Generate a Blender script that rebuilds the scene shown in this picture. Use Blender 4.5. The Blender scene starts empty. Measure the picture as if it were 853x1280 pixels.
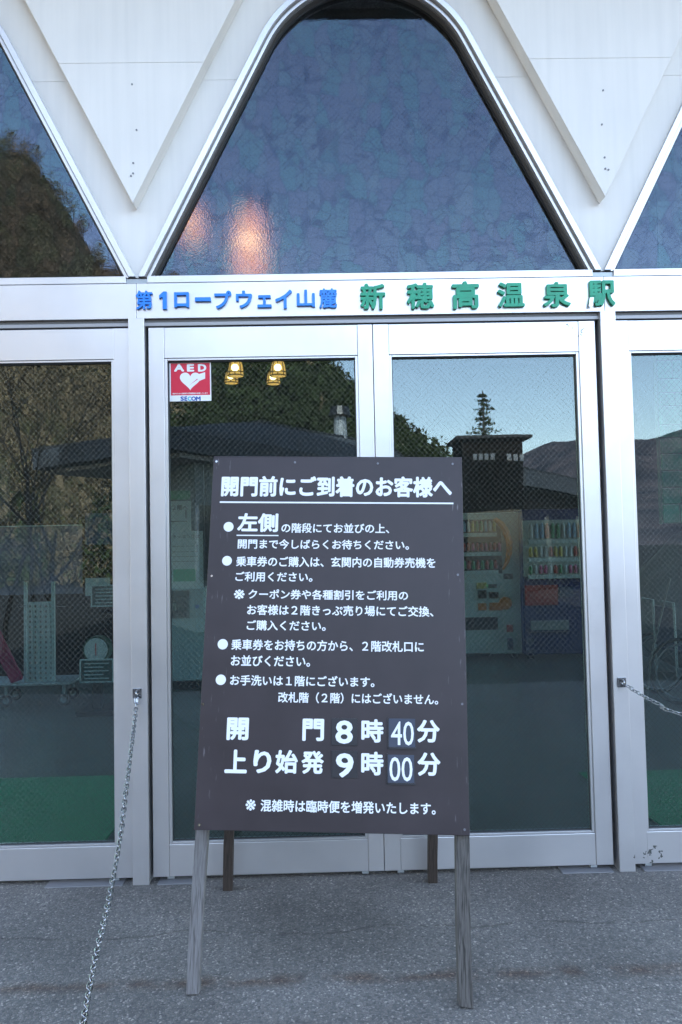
import bpy, bmesh, math, random
import numpy as np
from mathutils import Vector, Matrix
random.seed(7)
SC = bpy.context.scene
COL = bpy.context.collection
R = math.radians

# ------------------------------------------------------------------ camera, sky, sun, exposure
F, CX, CY = 995.0, 426.5, 640.0            # focal length in photo pixels (853 x 1280)
P_, Y_, R_ = R(2.590194), R(0.978821), R(-1.167398)
fw = Vector((math.sin(Y_)*math.cos(P_), math.cos(Y_)*math.cos(P_), math.sin(P_)))
rt = Vector((math.cos(Y_), -math.sin(Y_), 0)); up = rt.cross(fw)
B0 = rt*math.cos(R_) + up*math.sin(R_); B1 = -rt*math.sin(R_) + up*math.cos(R_)
EYE = Vector((0, 0, 1.5))
cam = bpy.data.cameras.new('camera'); co = bpy.data.objects.new('camera', cam); COL.objects.link(co)
cam.sensor_fit = 'VERTICAL'; cam.sensor_height = 36; cam.lens = F/1280*36
cam.clip_start = 0.05; cam.clip_end = 6000
m3 = Matrix((B0, B1, -fw)).transposed(); co.matrix_world = Matrix.Translation(EYE) @ m3.to_4x4()
SC.camera = co

SUN_EL = R(36); SUN_AZ = R(0)              # the sun stands behind the station building
w = bpy.data.worlds.new("World"); SC.world = w; w.use_nodes = True
wn = w.node_tree.nodes; bg = wn['Background']
sky = wn.new('ShaderNodeTexSky'); sky.sky_type = 'NISHITA'; sky.sun_disc = False
sky.sun_elevation = SUN_EL; sky.sun_rotation = SUN_AZ; sky.altitude = 1100; sky.air_density = 1.0; sky.dust_density = 1.6; sky.ozone_density = 0.9
tint = wn.new('ShaderNodeMix'); tint.data_type = 'RGBA'; tint.blend_type = 'MULTIPLY'; tint.inputs[0].default_value = 1; tint.inputs[7].default_value = (1.22, 1.03, .87, 1)   # the camera's white balance for open shade
w.node_tree.links.new(sky.outputs[0], tint.inputs[6]); w.node_tree.links.new(tint.outputs[2], bg.inputs[0]); bg.inputs[1].default_value = 0.15
sl = bpy.data.lights.new('sun', 'SUN'); sl.energy = 2.4; sl.angle = R(0.5); sl.color = (1, .95, .88)
so = bpy.data.objects.new('sun', sl); COL.objects.link(so)
sdir = Vector((math.sin(SUN_AZ)*math.cos(SUN_EL), math.cos(SUN_AZ)*math.cos(SUN_EL), math.sin(SUN_EL)))
so.rotation_euler = sdir.to_track_quat('Z', 'Y').to_euler(); so.location = sdir*60
vs = SC.view_settings; vs.view_transform = 'Standard'; vs.look = 'None'; vs.gamma = 1; vs.exposure = 3.25
SC.cycles.max_bounces = 10; SC.cycles.transparent_max_bounces = 24; SC.cycles.glossy_bounces = 5
SC.cycles.caustics_reflective = False; SC.cycles.caustics_refractive = False; SC.cycles.sample_clamp_indirect = 4

# ------------------------------------------------------------------ measuring: a photo pixel to a point of the place
def ray(px, py): return B0*(px-CX) - B1*(py-CY) + fw*F
def at(px, py, Y): d = ray(px, py); return EYE + d*(Y/d.y)
def atz(px, py, z): d = ray(px, py); return EYE + d*((z-EYE.z)/d.z)
GY = 3.735                                  # plane of the door glass
def mir(p): return Vector((p.x, 2*GY-p.y, p.z))   # something seen reflected stands behind the camera

# ------------------------------------------------------------------ helpers
def lk(nt, a, b): nt.links.new(a, b)
def mat(name, col, rough=.6, metal=0, spec=.5, var=0, vscale=8, bump=0, bscale=60, emit=None, es=1, col2=None, stretch=None):
    m = bpy.data.materials.new(name); m.use_nodes = True; nt = m.node_tree; n = nt.nodes
    b = n['Principled BSDF']; b.inputs['Base Color'].default_value = (*col, 1); b.inputs['Roughness'].default_value = rough
    b.inputs['Metallic'].default_value = metal; b.inputs['Specular IOR Level'].default_value = spec
    tc = n.new('ShaderNodeTexCoord'); src = tc.outputs['Object']
    if stretch:
        mp = n.new('ShaderNodeMapping'); mp.inputs['Scale'].default_value = stretch; lk(nt, src, mp.inputs[0]); src = mp.outputs[0]
    if var:
        nz = n.new('ShaderNodeTexNoise'); nz.inputs['Scale'].default_value = vscale; nz.inputs['Detail'].default_value = 6; lk(nt, src, nz.inputs[0])
        rp = n.new('ShaderNodeValToRGB'); lk(nt, nz.outputs[0], rp.inputs[0])
        c2 = col2 or tuple(c*(1-var) for c in col)
        rp.color_ramp.elements[0].position = .35; rp.color_ramp.elements[1].position = .68
        rp.color_ramp.elements[0].color = (*c2, 1); rp.color_ramp.elements[1].color = (*col, 1)
        lk(nt, rp.outputs[0], b.inputs['Base Color'])
    if bump:
        nb = n.new('ShaderNodeTexNoise'); nb.inputs['Scale'].default_value = bscale; nb.inputs['Detail'].default_value = 5; lk(nt, src, nb.inputs[0])
        bp = n.new('ShaderNodeBump'); bp.inputs['Strength'].default_value = bump; bp.inputs['Distance'].default_value = .01
        lk(nt, nb.outputs[0], bp.inputs['Height']); lk(nt, bp.outputs[0], b.inputs['Normal'])
    if emit:
        b.inputs['Emission Color'].default_value = (*emit, 1); b.inputs['Emission Strength'].default_value = es
    return m

def mth(nt, op, a, b=None, c=None):
    x = nt.nodes.new('ShaderNodeMath'); x.operation = op
    for i, v in enumerate((a, b, c)):
        if v is None: continue
        if isinstance(v, (int, float)): x.inputs[i].default_value = v
        else: lk(nt, v, x.inputs[i])
    return x.outputs[0]

class MB:
    def __init__(s): s.bm = bmesh.new()
    def box(s, x0, x1, y0, y1, z0, z1):
        v = [s.bm.verts.new(p) for p in ((x0,y0,z0),(x1,y0,z0),(x1,y1,z0),(x0,y1,z0),(x0,y0,z1),(x1,y0,z1),(x1,y1,z1),(x0,y1,z1))]
        for f in ((3,2,1,0),(4,5,6,7),(0,1,5,4),(1,2,6,5),(2,3,7,6),(3,0,4,7)): s.bm.faces.new([v[i] for i in f])
        return s
    def bar(s, a, b, wx, wy, ref=Vector((1,0,0))):
        a, b = Vector(a), Vector(b); d = (b-a).normalized(); u = (ref - d*ref.dot(d)).normalized(); t = d.cross(u)
        v = []
        for p in (a, b):
            for i, j in ((-1,-1),(1,-1),(1,1),(-1,1)): v.append(s.bm.verts.new(p + u*i*wx/2 + t*j*wy/2))
        for f in ((3,2,1,0),(4,5,6,7),(0,1,5,4),(1,2,6,5),(2,3,7,6),(3,0,4,7)): s.bm.faces.new([v[i] for i in f])
        return s
    def prism(s, poly, y0, y1, hole=None):     # poly of (x, z); front at y0
        a = [s.bm.verts.new((x, y0, z)) for x, z in poly]; b = [s.bm.verts.new((x, y1, z)) for x, z in poly]
        n = len(poly); s.bm.faces.new(a); s.bm.faces.new(b[::-1])
        for i in range(n): s.bm.faces.new((a[i], b[i], b[(i+1) % n], a[(i+1) % n]))
        return s
    def strip(s, pa, pb, y0, y1):              # open band between two (x, z) curves
        n = len(pa)
        A = [[s.bm.verts.new((x, y, z)) for x, z in p] for p in (pa, pb) for y in (y0, y1)]
        for i in range(n-1):
            for p, q in ((0,2),(2,3),(3,1),(1,0)): s.bm.faces.new((A[p][i], A[p][i+1], A[q][i+1], A[q][i]))
        for i in (0, n-1): s.bm.faces.new((A[0][i], A[2][i], A[3][i], A[1][i]))
        return s
    def tube(s, pts, r, n=8, cap=True):
        rings = []; pts = [Vector(p) for p in pts]; rr = r if isinstance(r, (list, tuple)) else [r]*len(pts)
        for i, p in enumerate(pts):
            d = (pts[min(i+1, len(pts)-1)] - pts[max(i-1, 0)]).normalized()
            u = d.orthogonal().normalized() if i == 0 else (pu - d*pu.dot(d)).normalized()
            pu = u; t = d.cross(u)
            rings.append([s.bm.verts.new(p + (u*math.cos(2*math.pi*k/n) + t*math.sin(2*math.pi*k/n))*rr[i]) for k in range(n)])
        for i in range(len(pts)-1):
            for k in range(n): s.bm.faces.new((rings[i][k], rings[i][(k+1) % n], rings[i+1][(k+1) % n], rings[i+1][k]))
        if cap: s.bm.faces.new(rings[0][::-1]); s.bm.faces.new(rings[-1])
        return s
    def disc(s, c, r, y0, y1, n=24): return s.prism([(c[0]+r*math.cos(2*math.pi*k/n), c[1]+r*math.sin(2*math.pi*k/n)) for k in range(n)], y0, y1)
    def torus(s, c, R0, r, axis='y', n=32, k=6):
        ring = []
        for i in range(n):
            a = 2*math.pi*i/n; rad = Vector((math.cos(a), 0, math.sin(a))) if axis == 'y' else Vector((0, math.cos(a), math.sin(a)))
            ax = Vector((0,1,0)) if axis == 'y' else Vector((1,0,0))
            ring.append([s.bm.verts.new(Vector(c) + rad*(R0+r*math.cos(2*math.pi*j/k)) + ax*r*math.sin(2*math.pi*j/k)) for j in range(k)])
        for i in range(n):
            for j in range(k): s.bm.faces.new((ring[i][j], ring[(i+1) % n][j], ring[(i+1) % n][(j+1) % k], ring[i][(j+1) % k]))
        return s
    def mesh(s, name):
        bmesh.ops.recalc_face_normals(s.bm, faces=s.bm.faces[:]); me = bpy.data.meshes.new(name); s.bm.to_mesh(me); s.bm.free(); return me
    def build(s, name, m, parent=None, bevel=0, smooth=False, kind=None, label=None):
        me = s.mesh(name); me.materials.append(m); return link(name, me, parent, bevel, smooth, kind, label)

def link(name, me, parent=None, bevel=0, smooth=False, kind=None, label=None):
    o = bpy.data.objects.new(name, me); COL.objects.link(o)
    if smooth:
        for p in me.polygons: p.use_smooth = True
    if bevel:
        bv = o.modifiers.new('bevel', 'BEVEL'); bv.width = bevel; bv.segments = 2; bv.limit_method = 'ANGLE'; bv.angle_limit = R(40)
    if parent is not None:
        o.parent = parent
        top = parent
        off = Vector(parent.location)
        while top.parent: top = top.parent; off += Vector(top.location)
        o.location = -off if not parent.rotation_euler[0] and not parent.get('local') else o.location
    if kind: o['kind'] = kind
    if label: o['label'] = label
    return o
def thing(name, label, cat, loc=(0,0,0), group=None):
    o = bpy.data.objects.new(name, None); COL.objects.link(o); o.location = loc; o.empty_display_size = .2
    o['label'] = label; o['category'] = cat
    if group: o['group'] = group
    return o
def tag(o, label, cat, group=None):
    o['label'] = label; o['category'] = cat
    if group: o['group'] = group
    return o

def text_mesh(s, depth=0, bold=.02, font_res=3):
    """flat or solid lettering; weight is gained by laying shifted copies over each other"""
    c = bpy.data.curves.new('lettering', 'FONT'); c.body = s; c.resolution_u = font_res; c.size = 1; c.extrude = depth
    o = bpy.data.objects.new('lettering', c); COL.objects.link(o)
    dg = bpy.context.evaluated_depsgraph_get(); me = bpy.data.meshes.new_from_object(o.evaluated_get(dg))
    bpy.data.objects.remove(o); bpy.data.curves.remove(c)
    n = len(me.vertices); co_ = np.empty(n*3); me.vertices.foreach_get('co', co_); co_ = co_.reshape(-1, 3)
    faces = [tuple(p.vertices) for p in me.polygons]; bpy.data.meshes.remove(me)
    return co_, faces
def lettering(name, s, O, U, V, rect, m, parent, depth=0, bold=.02, thick=.0, label=None):
    """set words into the rectangle (u0,u1,v0,v1) of the plane O + u U + v V, facing U x V"""
    c, f = text_mesh(s, depth=.5 if depth else 0)
    u0, u1, v0, v1 = rect
    mn, mx = c.min(0), c.max(0)
    b = bold
    su = (u1-u0)/(mx[0]-mn[0]+2*b); sv = (v1-v0)/(mx[1]-mn[1]+2*b)
    N = U.cross(V).normalized()
    offs = [(0,0)] + ([(b*math.cos(a), b*math.sin(a)) for a in [k*math.pi/4 for k in range(8)]] if b else [])
    vs_, fs = [], []
    Un, Vn, Nn, On = (np.array(v) for v in (U, V, N, O))
    for k, (dx, dy) in enumerate(offs):
        base = len(vs_)*0 + sum(len(x) for x in vs_)
        x = u0 + (c[:, 0]-mn[0]+b+dx)*su; y = v0 + (c[:, 1]-mn[1]+b+dy)*sv
        z = (c[:, 2]+.5)*depth*(1+.004*k) + thick*k if depth else np.full(len(x), .0006 + .00004*k)
        vs_.append(On + x[:, None]*Un + y[:, None]*Vn + z[:, None]*Nn)
        fs += [tuple(i+base for i in q) for q in f]
    me = bpy.data.meshes.new(name); me.from_pydata(np.vstack(vs_).tolist(), [], fs); me.materials.append(m)
    return link(name, me, parent, label=label)

# ------------------------------------------------------------------ materials
def aluminium():
    m = mat('satin aluminium', (.70, .68, .68), .38, .75); nt = m.node_tree; n = nt.nodes; b = n['Principled BSDF']
    g = n.new('ShaderNodeNewGeometry'); mp = n.new('ShaderNodeMapping'); mp.inputs['Scale'].default_value = (60, 60, 1.2); lk(nt, g.outputs['Position'], mp.inputs[0])
    nz = n.new('ShaderNodeTexNoise'); nz.inputs['Scale'].default_value = 3; nz.inputs['Detail'].default_value = 3; lk(nt, mp.outputs[0], nz.inputs[0])
    n2 = n.new('ShaderNodeTexNoise'); n2.inputs['Scale'].default_value = 5; n2.inputs['Detail'].default_value = 8; lk(nt, g.outputs['Position'], n2.inputs[0])
    s = mth(nt, 'ADD', mth(nt, 'MULTIPLY', nz.outputs[0], .10), mth(nt, 'MULTIPLY', n2.outputs[0], .14))
    lk(nt, mth(nt, 'ADD', s, .26), b.inputs['Roughness'])
    # grime spots with a shape of their own at a door corner, a smear under the beam
    n3 = n.new('ShaderNodeTexNoise'); n3.inputs['Scale'].default_value = 55; n3.inputs['Detail'].default_value = 5; lk(nt, g.outputs['Position'], n3.inputs[0])
    tot = None
    for c, r, k in (((1.47, 3.70, .065), .05, .60), ((1.40, 3.68, .05), .045, .64), ((1.20, 3.70, 2.53), .07, .62), ((-.93, 3.66, .87), .05, .68)):
        d = n.new('ShaderNodeVectorMath'); d.operation = 'DISTANCE'; lk(nt, g.outputs['Position'], d.inputs[0]); d.inputs[1].default_value = c
        f = mth(nt, 'MULTIPLY', mth(nt, 'LESS_THAN', mth(nt, 'ADD', mth(nt, 'DIVIDE', d.outputs['Value'], r), mth(nt, 'MULTIPLY', n2.outputs[0], .6)), 1.1), mth(nt, 'GREATER_THAN', n3.outputs[0], k))
        tot = f if tot is None else mth(nt, 'MAXIMUM', tot, f)
    mx = n.new('ShaderNodeMix'); mx.data_type = 'RGBA'; mx.inputs[6].default_value = (.70, .685, .685, 1); mx.inputs[7].default_value = (.16, .17, .16, 1)
    n4 = n.new('ShaderNodeTexNoise'); n4.inputs['Scale'].default_value = 2.2; n4.inputs['Detail'].default_value = 9; lk(nt, g.outputs['Position'], n4.inputs[0])
    lk(nt, tot, mx.inputs[0]); mm = n.new('ShaderNodeMix'); mm.data_type = 'RGBA'; mm.blend_type = 'MULTIPLY'; mm.inputs[0].default_value = 1
    rp = n.new('ShaderNodeValToRGB'); rp.color_ramp.elements[0].color = (.86, .87, .88, 1); rp.color_ramp.elements[1].color = (1, 1, 1, 1); rp.color_ramp.elements[0].position = .3; rp.color_ramp.elements[1].position = .6
    lk(nt, n4.outputs[0], rp.inputs[0]); lk(nt, mx.outputs[2], mm.inputs[6]); lk(nt, rp.outputs[0], mm.inputs[7]); lk(nt, mm.outputs[2], b.inputs['Base Color'])
    return m

def glass(name, refl, tint, wire=True, figured=False, rough_body=True, wirecol=(.22,.21,.18)):
    m = bpy.data.materials.new(name); m.use_nodes = True; nt = m.node_tree; n = nt.nodes; n.remove(n['Principled BSDF']); out = n['Material Output']
    g = n.new('ShaderNodeNewGeometry'); pos = g.outputs['Position']
    tr = n.new('ShaderNodeBsdfTransparent'); tr.inputs[0].default_value = (*tint, 1)
    gl = n.new('ShaderNodeBsdfGlossy'); gl.inputs['Roughness'].default_value = 0; gl.inputs[0].default_value = (.74, .92, 1, 1)
    lw = n.new('ShaderNodeLayerWeight'); lw.inputs[0].default_value = .5
    sx = n.new('ShaderNodeSeparateXYZ'); lk(nt, pos, sx.inputs[0])
    fr = mth(nt, 'ADD', refl, mth(nt, 'MULTIPLY', mth(nt, 'POWER', lw.outputs['Facing'], 4.0), 1-refl))
    fr = mth(nt, 'MULTIPLY', fr, mth(nt, 'SUBTRACT', 1.0, g.outputs['Backfacing']))
    body = tr.outputs[0]
    # faint waviness of real float glass
    nz = n.new('ShaderNodeTexNoise'); nz.inputs['Scale'].default_value = 1.6; lk(nt, pos, nz.inputs[0])
    bp = n.new('ShaderNodeBump'); bp.inputs['Strength'].default_value = .25; bp.inputs['Distance'].default_value = .004; lk(nt, nz.outputs[0], bp.inputs['Height'])
    if figured:
        vo = n.new('ShaderNodeTexVoronoi'); vo.feature = 'F2'; vo.distance = 'MANHATTAN'; vo.inputs['Scale'].default_value = 1
        vc = n.new('ShaderNodeTexVoronoi'); vc.distance = 'MANHATTAN'; vc.inputs['Scale'].default_value = 1
        nd = n.new('ShaderNodeTexNoise'); nd.inputs['Scale'].default_value = 9; lk(nt, pos, nd.inputs[0])
        mp = n.new('ShaderNodeMapping'); mp.inputs['Scale'].default_value = (13, 0, 7); mp.inputs['Rotation'].default_value = (0, R(38), 0)
        ad = n.new('ShaderNodeVectorMath'); ad.operation = 'MULTIPLY_ADD'; lk(nt, nd.outputs['Color'], ad.inputs[0]); ad.inputs[1].default_value = (.004, .0, .004); lk(nt, pos, ad.inputs[2])
        lk(nt, ad.outputs[0], mp.inputs[0]); lk(nt, mp.outputs[0], vo.inputs[0]); lk(nt, mp.outputs[0], vc.inputs[0])
        edge = mth(nt, 'MINIMUM', mth(nt, 'MULTIPLY', mth(nt, 'SUBTRACT', vo.outputs['Distance'], vc.outputs['Distance']), 10), 1.0)
        v2_ = n.new('ShaderNodeTexVoronoi'); v2_.feature = 'F2'; v2_.distance = 'MANHATTAN'; v2_.inputs['Scale'].default_value = 1
        v3_ = n.new('ShaderNodeTexVoronoi'); v3_.distance = 'MANHATTAN'; v3_.inputs['Scale'].default_value = 1
        mp2 = n.new('ShaderNodeMapping'); mp2.inputs['Scale'].default_value = (6, 0, 15); mp2.inputs['Rotation'].default_value = (0, R(-24), 0); mp2.inputs['Location'].default_value = (3, 0, 7)
        lk(nt, ad.outputs[0], mp2.inputs[0]); lk(nt, mp2.outputs[0], v2_.inputs[0]); lk(nt, mp2.outputs[0], v3_.inputs[0])
        edge = mth(nt, 'MINIMUM', edge, mth(nt, 'MINIMUM', mth(nt, 'MULTIPLY', mth(nt, 'SUBTRACT', v2_.outputs['Distance'], v3_.outputs['Distance']), 10), 1.0))
        seam = mth(nt, 'LESS_THAN', mth(nt, 'ABSOLUTE', mth(nt, 'SUBTRACT', mth(nt, 'FRACT', mth(nt, 'DIVIDE', sx.outputs[0], .137)), .5)), .013)
        sh = n.new('ShaderNodeValToRGB'); lk(nt, vc.outputs['Color'], sh.inputs[0]); e = sh.color_ramp.elements
        e[0].position = .25; e[0].color = (.58, .68, .90, 1); e[1].position = .75; e[1].color = (.50, .76, .90, 1); k = e.new(.5); k.color = (.60, .78, .95, 1)
        mxr = n.new('ShaderNodeMix'); mxr.data_type = 'RGBA'; lk(nt, mth(nt, 'MULTIPLY', edge, mth(nt, 'SUBTRACT', 1, mth(nt, 'MULTIPLY', seam, .6))), mxr.inputs[0])
        mxr.inputs[6].default_value = (.36, .46, .66, 1); lk(nt, sh.outputs[0], mxr.inputs[7]); lk(nt, mxr.outputs[2], gl.inputs[0])
        nf = n.new('ShaderNodeTexNoise'); nf.inputs['Scale'].default_value = 150; nf.inputs['Detail'].default_value = 2; lk(nt, pos, nf.inputs[0])
        h = mth(nt, 'ADD', mth(nt, 'MULTIPLY', edge, .05), mth(nt, 'MULTIPLY', nf.outputs[0], .05)); h = mth(nt, 'ADD', h, mth(nt, 'MULTIPLY', nz.outputs[0], .5))
        lk(nt, h, bp.inputs['Height']); bp.inputs['Distance'].default_value = .0007
        gl.inputs['Roughness'].default_value = .0
        rf = n.new('ShaderNodeBsdfRefraction'); rf.inputs['Roughness'].default_value = .22; rf.inputs['IOR'].default_value = 1.4; rf.inputs[0].default_value = (*tint, 1)
        b2 = n.new('ShaderNodeBump'); b2.inputs['Strength'].default_value = .8; b2.inputs['Distance'].default_value = .003; lk(nt, nf.outputs[0], b2.inputs['Height']); lk(nt, b2.outputs[0], rf.inputs['Normal'])
        if rough_body: body = rf.outputs[0]
    lk(nt, bp.outputs[0], gl.inputs['Normal'])
    mx = n.new('ShaderNodeMixShader'); lk(nt, fr, mx.inputs[0]); lk(nt, body, mx.inputs[1]); lk(nt, gl.outputs[0], mx.inputs[2]); res = mx.outputs[0]
    if wire:
        p = .0255; wd = .0009
        l1 = mth(nt, 'ADD', sx.outputs[0], mth(nt, 'MULTIPLY', sx.outputs[2], .92)); l2 = mth(nt, 'SUBTRACT', sx.outputs[0], mth(nt, 'MULTIPLY', sx.outputs[2], .92))
        ln = None
        for l in (l1, l2):
            q = mth(nt, 'LESS_THAN', mth(nt, 'ABSOLUTE', mth(nt, 'SUBTRACT', mth(nt, 'FRACT', mth(nt, 'DIVIDE', mth(nt, 'ADD', l, 50.0), p)), .5)), wd/p*.5*1.4)
            ln = q if ln is None else mth(nt, 'MAXIMUM', ln, q)
        df = n.new('ShaderNodeBsdfDiffuse'); df.inputs[0].default_value = (*wirecol, 1)
        m2 = n.new('ShaderNodeMixShader'); lk(nt, mth(nt, 'MULTIPLY', ln, .5 if not figured else .25), m2.inputs[0]); lk(nt, res, m2.inputs[1]); lk(nt, df.outputs[0], m2.inputs[2]); res = m2.outputs[0]
    # thin film of dust
    dd = n.new('ShaderNodeBsdfDiffuse'); dd.inputs[0].default_value = (.5, .5, .48, 1)
    nd2 = n.new('ShaderNodeTexNoise'); nd2.inputs['Scale'].default_value = 3.5; nd2.inputs['Detail'].default_value = 9; lk(nt, pos, nd2.inputs[0])
    rp = n.new('ShaderNodeMapRange'); rp.inputs[1].default_value = .5; rp.inputs[2].default_value = .9; rp.inputs[3].default_value = .001; rp.inputs[4].default_value = .05 if figured else .012; lk(nt, nd2.outputs[0], rp.inputs[0])
    m3_ = n.new('ShaderNodeMixShader'); lk(nt, rp.outputs[0], m3_.inputs[0]); lk(nt, res, m3_.inputs[1]); lk(nt, dd.outputs[0], m3_.inputs[2])
    lk(nt, m3_.outputs[0], out.inputs[0]); return m

def paving():
    m = mat('exposed aggregate paving', (.3, .3, .3), .75); nt = m.node_tree; n = nt.nodes; b = n['Principled BSDF']
    g = n.new('ShaderNodeNewGeometry'); pos = g.outputs['Position']
    nw = n.new('ShaderNodeTexNoise'); nw.inputs['Scale'].default_value = 60; lk(nt, pos, nw.inputs[0])
    ad = n.new('ShaderNodeVectorMath'); ad.operation = 'MULTIPLY_ADD'; lk(nt, nw.outputs['Color'], ad.inputs[0]); ad.inputs[1].default_value = (.012, .012, 0); lk(nt, pos, ad.inputs[2])
    vo = n.new('ShaderNodeTexVoronoi'); vo.inputs['Scale'].default_value = 118; lk(nt, ad.outputs[0], vo.inputs[0])
    ve = n.new('ShaderNodeTexVoronoi'); ve.feature = 'DISTANCE_TO_EDGE'; ve.inputs['Scale'].default_value = 118; lk(nt, ad.outputs[0], ve.inputs[0])
    rp = n.new('ShaderNodeValToRGB'); lk(nt, vo.outputs['Color'], rp.inputs[0]); e = rp.color_ramp.elements
    e[0].position = .1; e[0].color = (.10, .093, .085, 1); e[1].position = .97; e[1].color = (.52, .46, .40, 1)
    for p, c in ((.35, (.17, .157, .142, 1)), (.55, (.22, .197, .172, 1)), (.75, (.26, .24, .215, 1))): k = e.new(p); k.color = c
    mx = n.new('ShaderNodeMix'); mx.data_type = 'RGBA'; lk(nt, mth(nt, 'SMOOTH_MIN', mth(nt, 'MULTIPLY', ve.outputs['Distance'], 6), 1.0, .1), mx.inputs[0]); mx.inputs[6].default_value = (.12, .12, .12, 1); lk(nt, rp.outputs[0], mx.inputs[7])
    # broad stains, and a rusty band parallel to the doors
    n1 = n.new('ShaderNodeTexNoise'); n1.inputs['Scale'].default_value = 1.7; n1.inputs['Detail'].default_value = 8; lk(nt, pos, n1.inputs[0])
    r1 = n.new('ShaderNodeMapRange'); r1.inputs[1].default_value = .3; r1.inputs[2].default_value = .7; r1.inputs[3].default_value = .66; r1.inputs[4].default_value = 1.22; lk(nt, n1.outputs[0], r1.inputs[0])
    mm = n.new('ShaderNodeMix'); mm.data_type = 'RGBA'; mm.blend_type = 'MULTIPLY'; mm.inputs[0].default_value = 1; lk(nt, mx.outputs[2], mm.inputs[6]); lk(nt, r1.outputs[0], mm.inputs[7])
    sx = n.new('ShaderNodeSeparateXYZ'); lk(nt, pos, sx.inputs[0])
    n5 = n.new('ShaderNodeTexNoise'); n5.inputs['Scale'].default_value = 7; n5.inputs['Detail'].default_value = 8; lk(nt, pos, n5.inputs[0])
    band = mth(nt, 'ABSOLUTE', mth(nt, 'ADD', mth(nt, 'SUBTRACT', sx.outputs[1], mth(nt, 'MULTIPLY', n5.outputs[0], .10)), -2.79))
    r2 = n.new('ShaderNodeMapRange'); r2.inputs[1].default_value = .05; r2.inputs[2].default_value = .0; r2.inputs[3].default_value = 0; r2.inputs[4].default_value = 1; lk(nt, band, r2.inputs[0])
    r3 = n.new('ShaderNodeMapRange'); r3.inputs[1].default_value = .38; r3.inputs[2].default_value = .55; lk(nt, n5.outputs[0], r3.inputs[0])
    m4 = n.new('ShaderNodeMix'); m4.data_type = 'RGBA'; m4.blend_type = 'MULTIPLY'; lk(nt, mth(nt, 'MULTIPLY', mth(nt, 'MULTIPLY', r2.outputs[0], r3.outputs[0]), .8), m4.inputs[0]); lk(nt, mm.outputs[2], m4.inputs[6]); m4.inputs[7].default_value = (.55, .36, .26, 1)
    n6 = n.new('ShaderNodeTexNoise'); n6.inputs['Scale'].default_value = 2.6; n6.inputs['Detail'].default_value = 7; lk(nt, pos, n6.inputs[0])
    cr = mth(nt, 'ABSOLUTE', mth(nt, 'ADD', mth(nt, 'SUBTRACT', sx.outputs[1], mth(nt, 'MULTIPLY', n6.outputs[0], .22)), -3.10))
    r6 = n.new('ShaderNodeMapRange'); r6.inputs[1].default_value = .012; r6.inputs[2].default_value = .0; r6.inputs[3].default_value = 0; r6.inputs[4].default_value = .55; lk(nt, cr, r6.inputs[0])
    m5 = n.new('ShaderNodeMix'); m5.data_type = 'RGBA'; m5.blend_type = 'MULTIPLY'; lk(nt, mth(nt, 'MULTIPLY', r6.outputs[0], mth(nt, 'GREATER_THAN', n5.outputs[0], .47)), m5.inputs[0]); lk(nt, m4.outputs[2], m5.inputs[6]); m5.inputs[7].default_value = (.35, .32, .3, 1)
    lk(nt, m5.outputs[2], b.inputs['Base Color'])
    bp = n.new('ShaderNodeBump'); bp.inputs['Strength'].default_value = .7; bp.inputs['Distance'].default_value = .003
    lk(nt, mth(nt, 'ADD', mth(nt, 'MULTIPLY', ve.outputs['Distance'], 2), mth(nt, 'MULTIPLY', nw.outputs[0], .4)), bp.inputs['Height']); lk(nt, bp.outputs[0], b.inputs['Normal'])
    return m

def panel_paint():
    m = mat('white panel paint', (.84, .81, .76), .5); nt = m.node_tree; n = nt.nodes; b = n['Principled BSDF']
    g = n.new('ShaderNodeNewGeometry'); n1 = n.new('ShaderNodeTexNoise'); n1.inputs['Scale'].default_value = 2.5; n1.inputs['Detail'].default_value = 8; lk(nt, g.outputs['Position'], n1.inputs[0])
    mp = n.new('ShaderNodeMapping'); mp.inputs['Scale'].default_value = (22, 22, 1); lk(nt, g.outputs['Position'], mp.inputs[0])
    n2 = n.new('ShaderNodeTexNoise'); n2.inputs['Scale'].default_value = 1.5; n2.inputs['Detail'].default_value = 6; lk(nt, mp.outputs[0], n2.inputs[0])
    rp = n.new('ShaderNodeValToRGB'); lk(nt, mth(nt, 'ADD', mth(nt, 'MULTIPLY', n1.outputs[0], .5), mth(nt, 'MULTIPLY', n2.outputs[0], .5)), rp.inputs[0])
    rp.color_ramp.elements[0].position = .36; rp.color_ramp.elements[0].color = (.79, .765, .72, 1); rp.color_ramp.elements[1].position = .6; rp.color_ramp.elements[1].color = (.85, .82, .77, 1)
    lk(nt, rp.outputs[0], b.inputs['Base Color'])
    bp = n.new('ShaderNodeBump'); bp.inputs['Strength'].default_value = .12; bp.inputs['Distance'].default_value = .004; lk(nt, n1.outputs[0], bp.inputs['Height']); lk(nt, bp.outputs[0], b.inputs['Normal'])
    return m

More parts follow.
